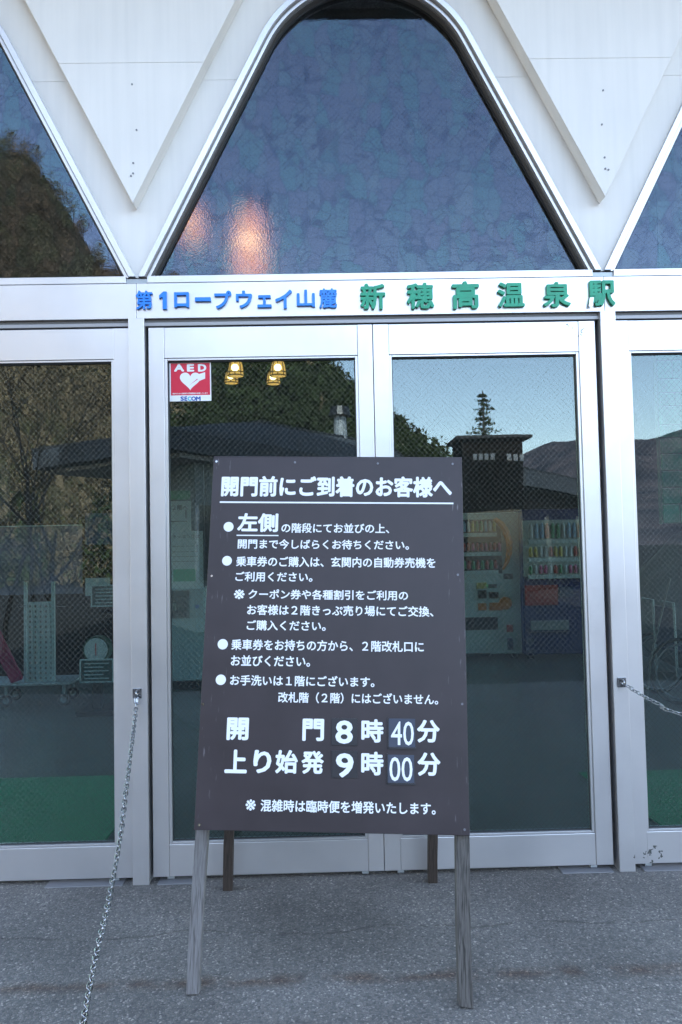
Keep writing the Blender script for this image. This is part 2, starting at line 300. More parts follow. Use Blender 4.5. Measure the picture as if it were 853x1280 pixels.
def board_paint():
    m = mat('brown board paint', (.060, .047, .052), .45, spec=.4); nt = m.node_tree; n = nt.nodes; b = n['Principled BSDF']
    g = n.new('ShaderNodeTexCoord'); pos = g.outputs['Object']
    n1 = n.new('ShaderNodeTexNoise'); n1.inputs['Scale'].default_value = 6; n1.inputs['Detail'].default_value = 9; lk(nt, pos, n1.inputs[0])
    mp = n.new('ShaderNodeMapping'); mp.inputs['Scale'].default_value = (34, 1, 4.5); lk(nt, pos, mp.inputs[0])
    n2 = n.new('ShaderNodeTexNoise'); n2.inputs['Scale'].default_value = 3.2; n2.inputs['Detail'].default_value = 4; lk(nt, mp.outputs[0], n2.inputs[0])
    rp = n.new('ShaderNodeValToRGB'); lk(nt, n1.outputs[0], rp.inputs[0]); e = rp.color_ramp.elements
    e[0].position = .3; e[0].color = (.030, .022, .024, 1); e[1].position = .7; e[1].color = (.043, .032, .035, 1)
    sx = n.new('ShaderNodeSeparateXYZ'); lk(nt, pos, sx.inputs[0])
    side = n.new('ShaderNodeMapRange'); side.inputs[1].default_value = .36; side.inputs[2].default_value = .46; lk(nt, mth(nt, 'ABSOLUTE', sx.outputs[0]), side.inputs[0])
    th = n.new('ShaderNodeMapRange'); th.inputs[1].default_value = .64; th.inputs[2].default_value = .74; lk(nt, n2.outputs[0], th.inputs[0])
    mx = n.new('ShaderNodeMix'); mx.data_type = 'RGBA'; lk(nt, mth(nt, 'MULTIPLY', mth(nt, 'MULTIPLY', th.outputs[0], side.outputs[0]), .55), mx.inputs[0]); lk(nt, rp.outputs[0], mx.inputs[6]); mx.inputs[7].default_value = (.35, .32, .33, 1)
    lk(nt, mx.outputs[2], b.inputs['Base Color'])
    r4 = n.new('ShaderNodeMapRange'); r4.inputs[3].default_value = .34; r4.inputs[4].default_value = .52; lk(nt, n1.outputs[0], r4.inputs[0]); lk(nt, r4.outputs[0], b.inputs['Roughness'])
    return m

def wood(name, c1, c2):
    m = mat(name, c1, .8); nt = m.node_tree; n = nt.nodes; b = n['Principled BSDF']
    tc = n.new('ShaderNodeTexCoord'); mp = n.new('ShaderNodeMapping'); mp.inputs['Scale'].default_value = (120, 120, 6); lk(nt, tc.outputs['Object'], mp.inputs[0])
    nz = n.new('ShaderNodeTexNoise'); nz.inputs['Scale'].default_value = 2.2; nz.inputs['Detail'].default_value = 9; nz.inputs['Distortion'].default_value = .6; lk(nt, mp.outputs[0], nz.inputs[0])
    rp = n.new('ShaderNodeValToRGB'); lk(nt, nz.outputs[0], rp.inputs[0]); e = rp.color_ramp.elements
    e[0].position = .34; e[0].color = (*c2, 1); e[1].position = .58; e[1].color = (*c1, 1); lk(nt, rp.outputs[0], b.inputs['Base Color'])
    bp = n.new('ShaderNodeBump'); bp.inputs['Strength'].default_value = .8; bp.inputs['Distance'].default_value = .004; lk(nt, nz.outputs[0], bp.inputs['Height']); lk(nt, bp.outputs[0], b.inputs['Normal'])
    return m

M = dict(
    alu=aluminium(), paint=panel_paint(), paving=paving(), board=board_paint(),
    door_glass=glass('wired door glass', .085, (.57, .71, .71)),
    arch_glass=glass('figured wired glass', .072, (.55, .60, .62), figured=True), side_arch_glass=glass('wired arch glass', .085, (.45, .5, .52), figured=True, rough_body=False),
    white=mat('white print', (.84, .85, .86), .55), gasket=mat('black rubber gasket', (.03, .032, .036), .6), reveal=mat('dark grey reveal', (.12, .115, .11), .5, bump=.1),
    blue=mat('blue letter enamel', (.01, .25, .85), .35, var=.15, vscale=20), green=mat('green letter enamel', (.0, .36, .19), .4, var=.2, vscale=18),
    edge=mat('dull grey letter edge', (.2, .2, .22), .6), steel=mat('stainless steel', (.36, .36, .37), .14, 1),
    track=mat('grey door track', (.36, .355, .36), .45, .3), plate=mat('worn grey guide plate', (.22, .22, .23), .55, .2), dark=mat('dark recess', (.02, .022, .025), .7),
    card=mat('black number card', (.022, .02, .024), .35), film=mat('plastic pocket film', (.07, .08, .11), .12),
    wood_grey=wood('weathered grey wood', (.21, .20, .195), (.10, .092, .088)), wood_dark=wood('dark weathered wood', (.12, .11, .10), (.03, .027, .024)), wood_brown=wood('brown stained wood', (.07, .052, .042), (.03, .024, .02)),
    red=mat('red sticker vinyl', (.66, .008, .045), .35), cyan=mat('cyan print', (.05, .5, .62), .4), navy=mat('navy print', (.02, .10, .38), .4),
    floor=mat('grey green floor tiles', (.115, .125, .112), .3, var=.18, vscale=3), mat_green=mat('green entrance mat', (.0, .27, .10), .9, bump=.8, bscale=220, var=.2, vscale=60),
    wall_in=mat('dark brown interior wall', (.025, .02, .018), .7, var=.3, vscale=2), ceil=mat('dark ceiling', (.06, .055, .05), .8, var=.2),
    lamp_shade=mat('woven bamboo lamp shade', (.5, .3, .12), .7, emit=(1, .42, .10), es=.22), bulb=mat('lit warm bulb', (1, .8, .5), .5, emit=(1, .66, .30), es=1.6),
    lamp_soft=mat('glowing bamboo shade', (.5, .3, .12), .7, emit=(1, .30, .08), es=.30), bulb_soft=mat('warm bulb', (1, .8, .5), .5, emit=(1, .50, .2), es=.9),
    cord=mat('black cord', (.01, .01, .01), .6), rib=mat('bamboo rib', (.16, .08, .03), .7),
    vm_white=mat('off white vending enamel', (.62, .70, .68), .35), vm_blue=mat('blue vending enamel', (.01, .03, .17), .35), orange=mat('orange vending trim', (.8, .24, .02), .4),
    vm_red=mat('red vending panel', (.55, .05, .04), .4), black=mat('black plastic', (.015, .015, .017), .4), paper=mat('white paper', (.66, .68, .68), .7), ink=mat('dark ink', (.03, .04, .06), .6),
    paper_green=mat('green printed strip', (.03, .4, .2), .6), lit=mat('pale display back', (.5, .55, .52), .4, emit=(.7, .8, .8), es=.002),
    can_r=mat('red cans', (.5, .05, .04), .3), can_y=mat('yellow cans', (.6, .45, .08), .3), can_g=mat('green bottles', (.05, .3, .12), .3), can_b=mat('pale blue bottles', (.3, .45, .6), .3), can_w=mat('white cans', (.6, .6, .6), .3), can_p=mat('pink cans', (.6, .1, .25), .3),
    stone=mat('green stone tile', (.15, .56, .33), .5, var=.45, vscale=6, bump=.3, bscale=20), joint=mat('dark green joint', (.10, .20, .15), .7),
    grey=mat('grey metal', (.4, .43, .45), .4, .4), peg=mat('pale perforated metal', (.48, .56, .58), .45, .2), fabric=mat('grey cover cloth', (.14, .16, .18), .85, var=.2, bump=.4, bscale=18), seat=mat('navy seat cloth', (.015, .025, .06), .8),
    rubber=mat('black rubber tyre', (.015, .015, .015), .7), magenta=mat('crimson cloth', (.45, .01, .10), .8, var=.3), lav=mat('pale lavender poster', (.20, .19, .30), .5, var=.35, vscale=3, col2=(.10, .10, .13)), bluep=mat('deep blue poster', (.02, .08, .20), .5, var=.4, vscale=4),
    slate=mat('slate grey fascia', (.10, .11, .125), .8, spec=.1, var=.25, vscale=3), roof=mat('dark grey sheet roof', (.08, .09, .10), .8, spec=.1, var=.2, vscale=1.5), ridge=mat('black ridge cap', (.012, .012, .014), .6),
    rendered=mat('grey green rendered wall', (.28, .32, .29), .8, var=.15), timber=mat('dark brown timber', (.018, .013, .011), .9, spec=.05, var=.3), bark=mat('dark bark', (.05, .04, .035), .9, bump=.5),
    far_mt=mat('bare winter mountainside', (.13, .11, .12), .95, spec=.1, var=.5, vscale=.02, col2=(.035, .04, .055)), hill=mat('leaf litter hillside', (.12, .095, .058), .95, spec=.1, var=.6, vscale=.5, col2=(.06, .058, .028)),
    leaf_br=mat('bare brown twigs', (.20, .155, .095), .9, spec=.1, var=.3, vscale=.3), leaf_gr=mat('dark green needles', (.05, .07, .028), .9, spec=.1, var=.4, vscale=.5), leaf_ol=mat('olive leaves', (.13, .125, .05), .9, var=.4, vscale=.4),
    asphalt=mat('asphalt', (.05, .05, .05), .95, spec=.1, var=.25, vscale=2), winglass=mat('dark window glass', (.03, .045, .05), .1), soffit=mat('pale soffit board', (.45, .44, .42), .8),
)

# ------------------------------------------------------------------ the setting
g = MB().box(-60, 60, -1.2, 3.82, -.2, 0).build('pavement', M['paving'], kind='structure')
g = MB(); g.bm.faces.new([g.bm.verts.new(p) for p in ((-3000, -3000, -.06), (3000, -3000, -.06), (3000, 3000, -.06), (-3000, 3000, -.06))]); g.build('ground', M['asphalt'], kind='structure')
g = MB().box(-4.6, 5.6, 3.82, 12.0, -.05, .004).build('floor', M['floor'], kind='structure')

# hillside seen in the glass, behind the camera, with its ridge falling to the right
RV = [(-700, 60), (-300, 100), (-80, 140), (0, 170), (30, 172), (60, 212), (110, 283), (150, 333), (200, 335), (245, 350), (300, 400), (345, 425), (395, 447), (443, 492), (500, 545), (540, 570), (600, 610), (700, 660), (900, 690)]
YV = 112.0
rp_ = [mir(at(px, py, YV)) for px, py in RV]; rx = [p.x for p in rp_]; rz = [max(p.z-2.5, .5) for p in rp_]
def ridge(x): return float(np.interp(x, rx, rz))
def hill_z(x, y):                          # y is negative; foot at -26, ridge at 2*GY-YV
    yr = 2*GY-YV; t = (y+34)/(yr+34)
    h = ridge(x)*(min(max(t, 0), 1)**.82) if t < 1 else ridge(x)*(1-(t-1)*.5)
    return h + .9*math.sin(x*.31+y*.17)*min(max(t, 0), 1) + .7*math.sin(x*.13-y*.29+2)*min(max(t, 0), 1) - .1
def terrain(name, xs, ys, fz, m):
    bm = bmesh.new(); V = [[bm.verts.new((x, y, fz(x, y))) for x in xs] for y in ys]
    for j in range(len(ys)-1):
        for i in range(len(xs)-1): bm.faces.new((V[j][i], V[j][i+1], V[j+1][i+1], V[j+1][i]))
    o = MB(); o.bm.free(); o.bm = bm; return o.build(name, m, smooth=True, kind='structure')
terrain('hillside', np.linspace(-150, 14, 83), np.linspace(-34, -150, 64), hill_z, M['hill'])

FR = [(-600, 520), (-100, 560), (300, 600), (560, 600), (640, 572), (657, 561), (690, 552), (710, 551), (725, 555), (760, 556), (790, 548), (815, 545), (853, 534), (900, 520), (1000, 470), (1200, 400), (1500, 380), (1900, 450)]
fp = [mir(at(px, py, 1500)) for px, py in FR]; fx = [p.x for p in fp]; fz_ = [p.z for p in fp]
def far_z(x, y):
    t = (-y-500)/(1500-2*GY-500); r = float(np.interp(x, fx, fz_))
    q = r*min(max(t, 0), 1)**1.1 if t < 1 else r*(1-(t-1)*.6)
    k = min(max(t, 0), 1)*(1-.85*max(0, 1-abs(1-t)*4))
    return q + k*(14*math.sin(x*.021+y*.006) + 9*math.sin(x*.047-y*.013) + 5*math.sin(x*.11+y*.03)) - 1
terrain('far_mountain', np.linspace(-1600, 2200, 190), np.linspace(-500, -2300, 50), far_z, M['far_mt'])

# woodland on the slope: thousands of leaf-sized faces gathered in small crowns
def woods(name, mk, n, test, hgt, spread, conifer):   # crowns stand rooted in hill_z
    rng = np.random.default_rng(len(name)); V = []; Fc = []
    for _ in range(n*6):
        if len(Fc) >= n*60: break
        x = rng.uniform(-110, 9); y = rng.uniform(-106, -29)
        if not test(x, y, rng): continue
        z = hill_z(x, y); h = hgt*rng.uniform(.6, 1.25)
        for k in range(60):
            t = rng.random(); a = rng.uniform(0, 6.283)
            rad = spread*h*(1-t)*(.5+.5*rng.random()) if conifer else spread*h*math.sqrt(max(0, 1-(2*t-1)**2))*rng.random()**.5
            c = np.array([x+rad*math.cos(a), y+rad*math.sin(a), z + h*(.12+.88*t)]); s = h*rng.uniform(.02, .065)
            d = rng.normal(size=(3, 3))*s; 
            if not conifer: d[:, 2] *= 1.6
            b = len(V); V.extend((c+d).tolist()); Fc.append((b, b+1, b+2))
    me = bpy.data.meshes.new(name); me.from_pydata(V, [], Fc); me.materials.append(mk); return link(name, me, kind='stuff')
pn = lambda x, y: math.sin(x*.11+1.3)+math.sin(y*.13+x*.05)+math.sin(x*.23-y*.19)
woods('bare_woodland', M['leaf_br'], 4600, lambda x, y, r: pn(x, y) < 1.4 and (x < -11 or r.random() < .25), 2.5, .36, False)
woods('olive_undergrowth', M['leaf_ol'], 2300, lambda x, y, r: (y > -48 and r.random() < .9) or abs(pn(x, y)) < .8 and r.random() < .5, 1.7, .55, False)
woods('conifer_forest_slope', M['leaf_gr'], 2800, lambda x, y, r: pn(x, y) > 1.35 or (x > -11 and r.random() < .8), 3.6, .26, True)
tag(bpy.data.objects['bare_woodland'], 'brown leafless woodland covering the hillside reflected in the left doors', 'woodland')
tag(bpy.data.objects['olive_undergrowth'], 'olive green undergrowth between the bare trees on the reflected hillside', 'undergrowth')
tag(bpy.data.objects['conifer_forest_slope'], 'dark green conifer wood on the reflected hillside ridge', 'forest')

# ------------------------------------------------------------------ station building
bld = thing('station_building', 'white ropeway station front with arched windows above aluminium sliding doors', 'building', (.227, 3.7, 0))
TH = R(26.9); TAN = math.tan(TH); PER = 2.2; X0 = .227; ZB = 2.790; ZC = 3.694; RAD = .566
def outline(xc, d, zb=ZB, n=18, ztop_extra=0):
    r = RAD-d; pts = []
    tx, tz = r*math.cos(TH), ZC + r*math.sin(TH)
    right = [(xc + tx + (tz-zb)*TAN, zb)]
    for k in range(n+1):
        a = TH + (math.pi/2-TH)*k/n; right.append((xc + r*math.cos(a), ZC + r*math.sin(a)))
    left = [(2*xc-x, z) for x, z in right[:-1]][::-1]
    return right + left
def clip(poly, z, above):
    out = []
    for i, a in enumerate(poly):
        b = poly[(i+1) % len(poly)]; ina = (a[1] >= z) == above; inb = (b[1] >= z) == above
        if ina: out.append(a)
        if ina != inb: t = (z-a[1])/(b[1]-a[1]); out.append((a[0]+t*(b[0]-a[0]), z))
    return out
ZT = 5.30
centres = [X0-2*PER, X0-PER, X0, X0+PER, X0+2*PER]
for i in range(4):
    L, Rr = centres[i], centres[i+1]
    lo = outline(L, .004); n2 = len(lo)//2; la = lo[:n2+1]                 # right flank of the left arch, bottom to apex
    ro = outline(Rr, .004); ra = ro[n2:]                                    # left flank of the right arch, apex to bottom
    poly = la + [(L, ZT), (Rr, ZT)] + ra
    for ab in (False, True):
        MB().prism(clip(poly, 3.744 + (.0005 if ab else -.0005), ab), 3.712, 3.80).build('wall_panel', M['paint'], bld, bevel=.001)
    xm = (L+Rr)/2; k = .508; tri = [(xm, 3.115), (xm+(ZT-.004-3.115)*k, ZT-.004), (xm-(ZT-.004-3.115)*k, ZT-.004)]
    for zlo, zhi in ((3.0, 3.7795), (3.7801, ZT)):
        MB().prism(clip(clip(tri, zlo, True), zhi, False), 3.628, 3.711).build('triangular_panel', M['paint'], bld, bevel=.002)
    for q in range(5):
        sx_, sz_ = xm + random.uniform(-.03, .03), random.choice((3.30, 3.25, 3.46, 3.62, 3.68)) + random.uniform(-.01, .01)
        MB().disc((sx_, sz_), .0045, 3.625, 3.629, 8).build('screw', M['edge'], bld)
for xc in centres[1:4]:
    wdw = bpy.data.objects.new('arched_window', None); COL.objects.link(wdw); wdw.parent = bld; wdw.location = (0, 0, 0)
    def ring(a, b, y0, y1, nm, mt, bev=.0015): return MB().strip(outline(xc, a), outline(xc, b), y0, y1).build(nm, mt, wdw, bevel=bev)
    ring(.0, .027, 3.690, 3.74, 'outer_frame', M['alu'])
    ring(.0272, .030, 3.700, 3.75, 'frame_groove', M['track'], 0)
    ring(.0305, .046, 3.712, 3.79, 'inner_frame', M['alu'])
    ring(.0465, .052, 3.735, 3.782, 'window_reveal', M['reveal'], 0)
    ring(.0525, .059, 3.770, 3.800, 'glazing_gasket', M['gasket'], 0)
    MB().prism(outline(xc, .056), 3.776, 3.782).build('glass_pane', M['arch_glass' if xc == X0 else 'side_arch_glass'], wdw)
# beam over the doors
XL, XR = -3.05, 3.5
jx = [-3.05, -.874, 1.328, 3.5]
for i in range(3):
    MB().box(jx[i]+.0008, jx[i+1]-.0008, 3.690, 3.84, 2.590, 2.757).build('beam_panel', M['alu'], bld, bevel=.0015)
    MB().box(jx[i]+(.05 if i else 0), jx[i+1]-.05, 3.694, 3.86, 2.760, 2.794).build('window_sill', M['alu'], bld, bevel=.002)
    MB().box(jx[i]+.0, jx[i+1]-.001, 3.700, 3.85, 2.7565, 2.761).build('sill_joint', M['dark'], bld)
    if i: MB().box(jx[i]-.05, jx[i]+.05, 3.705, 3.86, 2.762, 2.783).build('joint_cover', M['grey'], bld)
MB().box(XL, XR, 3.705, 3.84, 2.572, 2.5895).build('door_track_hood', M['reveal'], bld)  # shade under the beam put into this band's dark colour
MB().box(XL, XR, 3.698, 3.84, 2.556, 2.5725).build('door_track', M['track'], bld, bevel=.001)
MB().box(XL, XR, 3.76, 3.84, 2.50, 2.556).build('track_recess', M['dark'], bld)
for x0, x1 in ((-3.12, -3.045), (-.910, -.836), (1.300, 1.372), (3.49, 3.56)):
    MB().box(x0, x1, 3.675, 3.82, .0, 2.5885).build('door_post', M['alu'], bld, bevel=.002)
for x0, x1, x2 in ((-.835, -.823, 3.74), (1.282, 1.299, 3.74)): MB().box(x0, x1, 3.765, 3.82, .0, 2.556).build('door_gap_seal', M['gasket'], bld)
for x0, x1 in ((-1.305, -.955), (-.80, -.60), (1.035, 1.270), (1.41, 1.62)):
    MB().box(x0, x1, 3.668, 3.80, .0, .005).build('guide_plate', M['plate'], bld, bevel=.002)
MB().box(XL, XR, 3.76, 3.83, .0, .012).build('threshold', M['grey'], bld)
def door(x0, x1, gx0, gx1, dy=0):
    d = bpy.data.objects.new('sliding_door', None); COL.objects.link(d); d.parent = bld; d.location = (0, 0, 0)
    zb, zt, g0, g1 = .024, 2.549, .177, 2.394; y0, y1 = 3.70+dy, 3.765+dy
    MB().box(x0, gx0-.013, y0, y1, zb, zt).build('stile', M['alu'], d, bevel=.0018)
    MB().box(gx1+.013, x1, y0, y1, zb, zt).build('stile', M['alu'], d, bevel=.0018)
    MB().box(gx0-.0122, gx1+.0122, y0+.003, y1, zb, g0-.010).build('bottom_rail', M['alu'], d, bevel=.0018)
    MB().box(gx0-.0122, gx1+.0122, y0+.003, y1, g1+.010, zt).build('top_rail', M['alu'], d, bevel=.0018)
    b = MB()
    for q in ((gx0-.0125, gx0, g0-.009, g1+.009), (gx1, gx1+.0125, g0-.009, g1+.009), (gx0+.0005, gx1-.0005, g0-.009, g0), (gx0+.0005, gx1-.0005, g1, g1+.009)): b.box(q[0], q[1], y0+.008, y1-.01, q[2], q[3])
    b.build('glazing_bead', M['alu'], d, bevel=.001)
    k = MB()
    for q in ((gx0, gx0+.004, g0, g1), (gx1-.004, gx1, g0, g1), (gx0+.004, gx1-.004, g0, g0+.004), (gx0+.004, gx1-.004, g1-.006, g1)): k.box(q[0], q[1], y0+.022, y0+.032, q[2], q[3])
    k.build('glass_gasket', M['gasket'], d)
    MB().box(gx0+.002, gx1-.002, GY-.003, GY+.003, g0+.001, g1-.001).build('glass_pane', M['door_glass'], d)
    for xr in (x0+.06, x1-.10): MB().tube([(xr, y0+.03, .012), (xr+.03, y0+.03, .012)], .012, 10).build('floor_roller', M['grey'], d)
door(-3.04, -1.980, -2.96, -2.065); door(-1.976, -.912, -1.89, -.998)
door(-.822, .2270, -.737, .144); door(.2300, 1.281, .3165, 1.190)
door(1.374, 2.43, 1.452, 2.345); door(2.434, 3.485, 2.52, 3.40)
# canopy above, and the body of the building
MB().box(-5.2, 6.2, 2.101, 3.80, 5.302, 5.42).build('canopy', M['soffit'], bld)
MB().box(-5.2, 6.2, 2.03, 2.10, 5.27, 5.60).build('canopy_fascia', M['slate'], bld)
MB().box(-5.2, 6.2, 3.801, 12.2, 5.31, 17).build('upper_shade_block', M['paint'], bld)  # unseen height added so its shadow covers the reflected buildings
MB().box(-5.2, -3.14, 3.72, 3.86, 0, 5.30).build('side_wall', M['paint'], bld); MB().box(3.575, 6.2, 3.72, 3.86, 0, 5.30).build('side_wall', M['paint'], bld)
for xa, xb in ((-4.8, -4.6), (5.6, 5.8)):      # wide unseen openings added in both side walls to light the hall
    MB().box(xa, xb, 3.861, 4.6, 0, 5.309).build('inner_wall', M['wall_in'], bld); MB().box(xa, xb, 11.6, 12.0, 0, 5.309).build('inner_wall', M['wall_in'], bld)
    MB().box(xa, xb, 4.601, 11.599, 0, .5).build('inner_wall', M['wall_in'], bld); MB().box(xa, xb, 4.601, 11.599, 2.9, 5.309).build('inner_wall', M['wall_in'], bld)
    for ym in (6.9, 9.2): MB().box(xa+.02, xb-.02, ym, ym+.08, .501, 2.899).build('light_opening_bar', M['alu'], bld)
MB().box(-4.8, 5.8, 12.0, 12.2, 0, 5.309).build('inner_wall', M['wall_in'], bld); MB().box(-4.598, 5.598, 3.862, 11.998, 5.20, 5.305).build('ceiling', M['ceil'], bld)

# ------------------------------------------------------------------ lettering on the beam
BY = 3.6895
def face_rect(l, t, r, b, Y): a = at(l, b, Y); c = at(r, t, Y); return (a.x, c.x, a.z, c.z)
UX, UZ = Vector((1,0,0)), Vector((0,0,1))
s1 = thing('ropeway_lettering', 'row of small blue Japanese letters on the left of the white beam', 'lettering', (-.40, BY, 2.62))
for ch, l, t, r, b in (('第',170,363.8,190.6,388),('ロ',218,365.8,236.4,385.5),('ー',244,372,263.8,378),('プ',268.3,363.8,289.3,387),('ウ',295.3,363.8,315.2,386.3),('ェ',322,369.4,339.5,385.5),('イ',344.4,362.6,365,387),('山',371.4,362.6,393.6,385),('麓',399.6,361,421.3,386.3)):
    lettering('letter', ch, Vector((0, BY, 0)), UX, UZ, face_rect(l, t-.5, r, b-1, BY-.01), M['blue'], s1, depth=.014, bold=.028 if ch not in '第麓' else .022)
ox = lambda px, py: (at(px, py, BY-.01).x, at(px, py, BY-.01).z)
MB().prism([ox(203.6, 386.5), ox(208.8, 386.5), ox(208.6, 364.6), ox(204.6, 364.6), ox(199.2, 369.5), ox(199.2, 373.2), ox(203.6, 371.2)], BY-.014, BY+.001).build('letter', M['blue'], s1)
s2 = thing('station_name_lettering', 'row of larger green Japanese letters on the right of the white beam', 'lettering', (.78, BY, 2.61))
for ch, l, t, r, b in (('新',450.8,354.7,483,389.4),('穂',509,353.9,543.7,388.6),('高',565.4,351.7,600,388.6),('温',622.2,353,656.5,386.4),('泉',679.5,352.6,714.2,386.4),('駅',735.9,350.8,769.7,385)):
    lettering('letter', ch, Vector((0, BY, 0)), UX, UZ, face_rect(l, t, r-1.5, b-2, BY-.01), M['green'], s2, depth=.018, bold=.028)

MB().prism([ox(736.6, 373), ox(741.5, 372.5), ox(740.4, 383.3), ox(735.2, 384)], BY-.0215, BY-.0185).build('peeled_patch', M['alu'], s2)

# ------------------------------------------------------------------ defibrillator sticker on the glass
SY = GY-.0032
st = thing('defibrillator_sticker', 'red and white AED sticker with a heart in the top corner of the door glass', 'sticker', (-.62, SY, 2.2))
def flat(l, t, r, b, Y, d, nm, mt, par): q = face_rect(l, t, r, b, Y); return MB().box(q[0], q[1], Y-d, Y, q[2], q[3]).build(nm, mt, par)
flat(212.5, 451.7, 263.8, 501.9, SY, .0006, 'sticker_sheet', M['white'], st); flat(214, 453.6, 262.4, 494.4, SY-.0006, .0003, 'red_field', M['red'], st)
for ch, l, r in (('A', 217.8, 230.5), ('E', 234, 243), ('D', 247.8, 258.2)): lettering('letter', ch, Vector((0, SY-.0004, 0)), UX, UZ, face_rect(l, 455, r, 464.6, SY), M['white'], st, bold=.05)
def hz(px, py): p = at(px, py, SY); return (p.x, p.z)
hp = []
for k in range(40):
    a = 2*math.pi*k/40; hx = 16*math.sin(a)**3; hy = 13*math.cos(a)-5*math.cos(2*a)-2*math.cos(3*a)-math.cos(4*a)
    hp.append(hz(238.1 + hx/16*13, 477 - (hy+2.5)/14.5*11.3))
MB().prism(hp, SY-.0013, SY-.0009).build('heart', M['white'], st)
MB().prism([hz(245, 469), hz(256.7, 465.3), hz(256.7, 473.3), hz(250, 476)], SY-.0016, SY-.0013).build('heart_arrow', M['white'], st)
MB().prism([hz(236.5, 482), hz(247, 473.5), hz(247.5, 474.3)], SY-.0019, SY-.0016).build('heart_line', M['red'], st)
lettering('letter', '救命のための自動体外式除細動器を設置しています', Vector((0, SY-.0004, 0)), UX, UZ, face_rect(216, 490.4, 260, 493.2, SY), M['white'], st, bold=.02)
for ch, l, r, mt in (('S', 225.8, 230.3, 'navy'), ('E', 230.8, 234.4, 'navy'), ('C', 234.8, 239.6, 'cyan'), ('O', 239.4, 245.2, 'navy'), ('M', 245.2, 251.1, 'navy')):
    lettering('letter', ch, Vector((0, SY-.0002, 0)), UX, UZ, face_rect(l, 495.5, r, 501.2, SY), M[mt], st, bold=.05)

# ------------------------------------------------------------------ the notice board on its trestle
TL, TR, BR, BL = Vector((-.424, 2.993, 1.855)), Vector((.504, 2.944, 1.829)), Vector((.455, 2.702, .530)), Vector((-.473, 2.751, .556))
OB = (BL+BR)/2; UB = (BR-BL).normalized(); VB = ((TL-BL)).normalized(); VB = (VB - UB*VB.dot(UB)).normalized(); NB = UB.cross(VB)   # NB faces the viewer
HB = (TL-BL).length; WB = .93
bd = thing('notice_board', 'dark brown trestle notice board with white Japanese notice before the doors', 'notice board', (OB.x, OB.y+.4, 0))
def bpt(px, py):                              # photo point to board plane coordinates
    d = ray(px, py); t = (OB-EYE).dot(NB)/d.dot(NB); q = EYE + d*t - OB; return q.dot(UB), q.dot(VB)
rotb = Matrix((UB, -NB, VB)).transposed()     # local x along, y into the board, z up
def bbox(u0, u1, v0, v1, d0, d1, nm, mt, bev=0, par=bd):   # d outward from the face
    me = MB().box(u0, u1, -d1, -d0, v0, v1).mesh(nm); me.materials.append(mt)
    o = link(nm, me, par, bev); o.matrix_local = Matrix.Translation(OB - Vector(par.location)) @ rotb.to_4x4(); return o
pan = bbox(-WB/2, WB/2, 0, HB, -.012, 0, 'board_panel', M['board'], .0015)
cen = 0
def brect(l, t, r, b, t2=None, b2=None):
    t2 = t if t2 is None else t2; b2 = b if b2 is None else b2
    a, c, d, e = bpt(l, b), bpt(r, b2), bpt(l, t), bpt(r, t2)
    return ((a[0]+d[0])/2, (c[0]+e[0])/2, (a[1]+c[1])/2, (d[1]+e[1])/2)
def words(s, l, t, r, b, t2=None, b2=None, bold=.022, par=bd, lift=0, nm='lettering'):
    return lettering(nm, s, OB + NB*lift, UB, VB, brect(l, t, r, b, t2, b2), M['white'], par, bold=bold)
words('開門前にご到着のお客様へ', 277, 594.3, 565, 620.6, 596.3, 622.2, bold=.038)
words('左側', 297, 641.5, 348, 665, bold=.035)
words('の階段にてお並びの上、', 352, 653.7, 486.8, 666, 654.6, 667)
words('開門まで今しばらくお待ちください。', 297.5, 673.5, 511.5, 686, 675.4, 687.4)
words('乗車券のご購入は、玄関内の自動券売機を', 295.5, 695.4, 544.6, 708.4, 697, 710)
words('ご利用ください。', 294.5, 714.8, 391, 727.2)
words('※', 292.7, 736.8, 306, 749, bold=.012); words('クーポン券や各種割引をご利用の', 310.8, 736.8, 510.3, 749.3, 737.8, 750.2)
words('お客様は２階きっぷ売り場にてご交換、', 309.2, 756.2, 542, 769.4, 757.3, 770.4)
words('ご購入ください。', 308.7, 775.6, 407.5, 788.4)
words('乗車券をお持ちの方から、２階改札口に', 289.5, 799.3, 530, 813.2, 801, 814.8)
words('お並びください。', 288.9, 819.3, 388, 833)
words('お手洗いは１階にございます。', 287.9, 843.5, 468.4, 857, 845.3, 859)
words('改札階（２階）にはございません。', 348, 865, 548, 879, 867, 880.6)
for s, l, t, r, b in (('開', 283.8, 896.9, 311.2, 925.3), ('門', 378.3, 898.4, 405.3, 926.3), ('時', 451.9, 899, 479.7, 928.2), ('分', 521.4, 899.8, 550, 928.4),
                      ('上', 281.3, 937, 309.2, 966.5), ('り', 317, 937.5, 339.5, 966.6), ('始', 344.5, 937.5, 372.6, 967), ('発', 377, 938.5, 405, 967.5), ('時', 451.7, 939.7, 479.7, 969.2), ('分', 522, 940.6, 550.8, 970)):
    words(s, l, t, r, b, bold=.035)
words('※', 307.2, 999.2, 320, 1013.2, bold=.012); words('混雑時は臨時便を増発いたします。', 326, 999.3, 544.8, 1015.2, 1003, 1018)
for (cx_, cy_, rr_) in ((286, 658.5, 6.2), (284, 701, 6.1), (278.7, 805.3, 6.4), (276.3, 849.7, 6.4)):
    u, v = bpt(cx_, cy_); r_ = abs(bpt(cx_+rr_, cy_)[0]-u)
    me = MB().disc((u, v), r_, -.0007, -.0002, 28).mesh('bullet'); me.materials.append(M['white']); o = link('bullet', me, bd); o.matrix_local = Matrix.Translation(OB-Vector(bd.location)) @ rotb.to_4x4()
def bline(l, t, r, b, th):
    a, c = bpt(l, t), bpt(r, b); bbox(a[0], c[0], (a[1]+c[1])/2-th/2, (a[1]+c[1])/2+th/2, .0002, .0007, 'underline', M['white'])
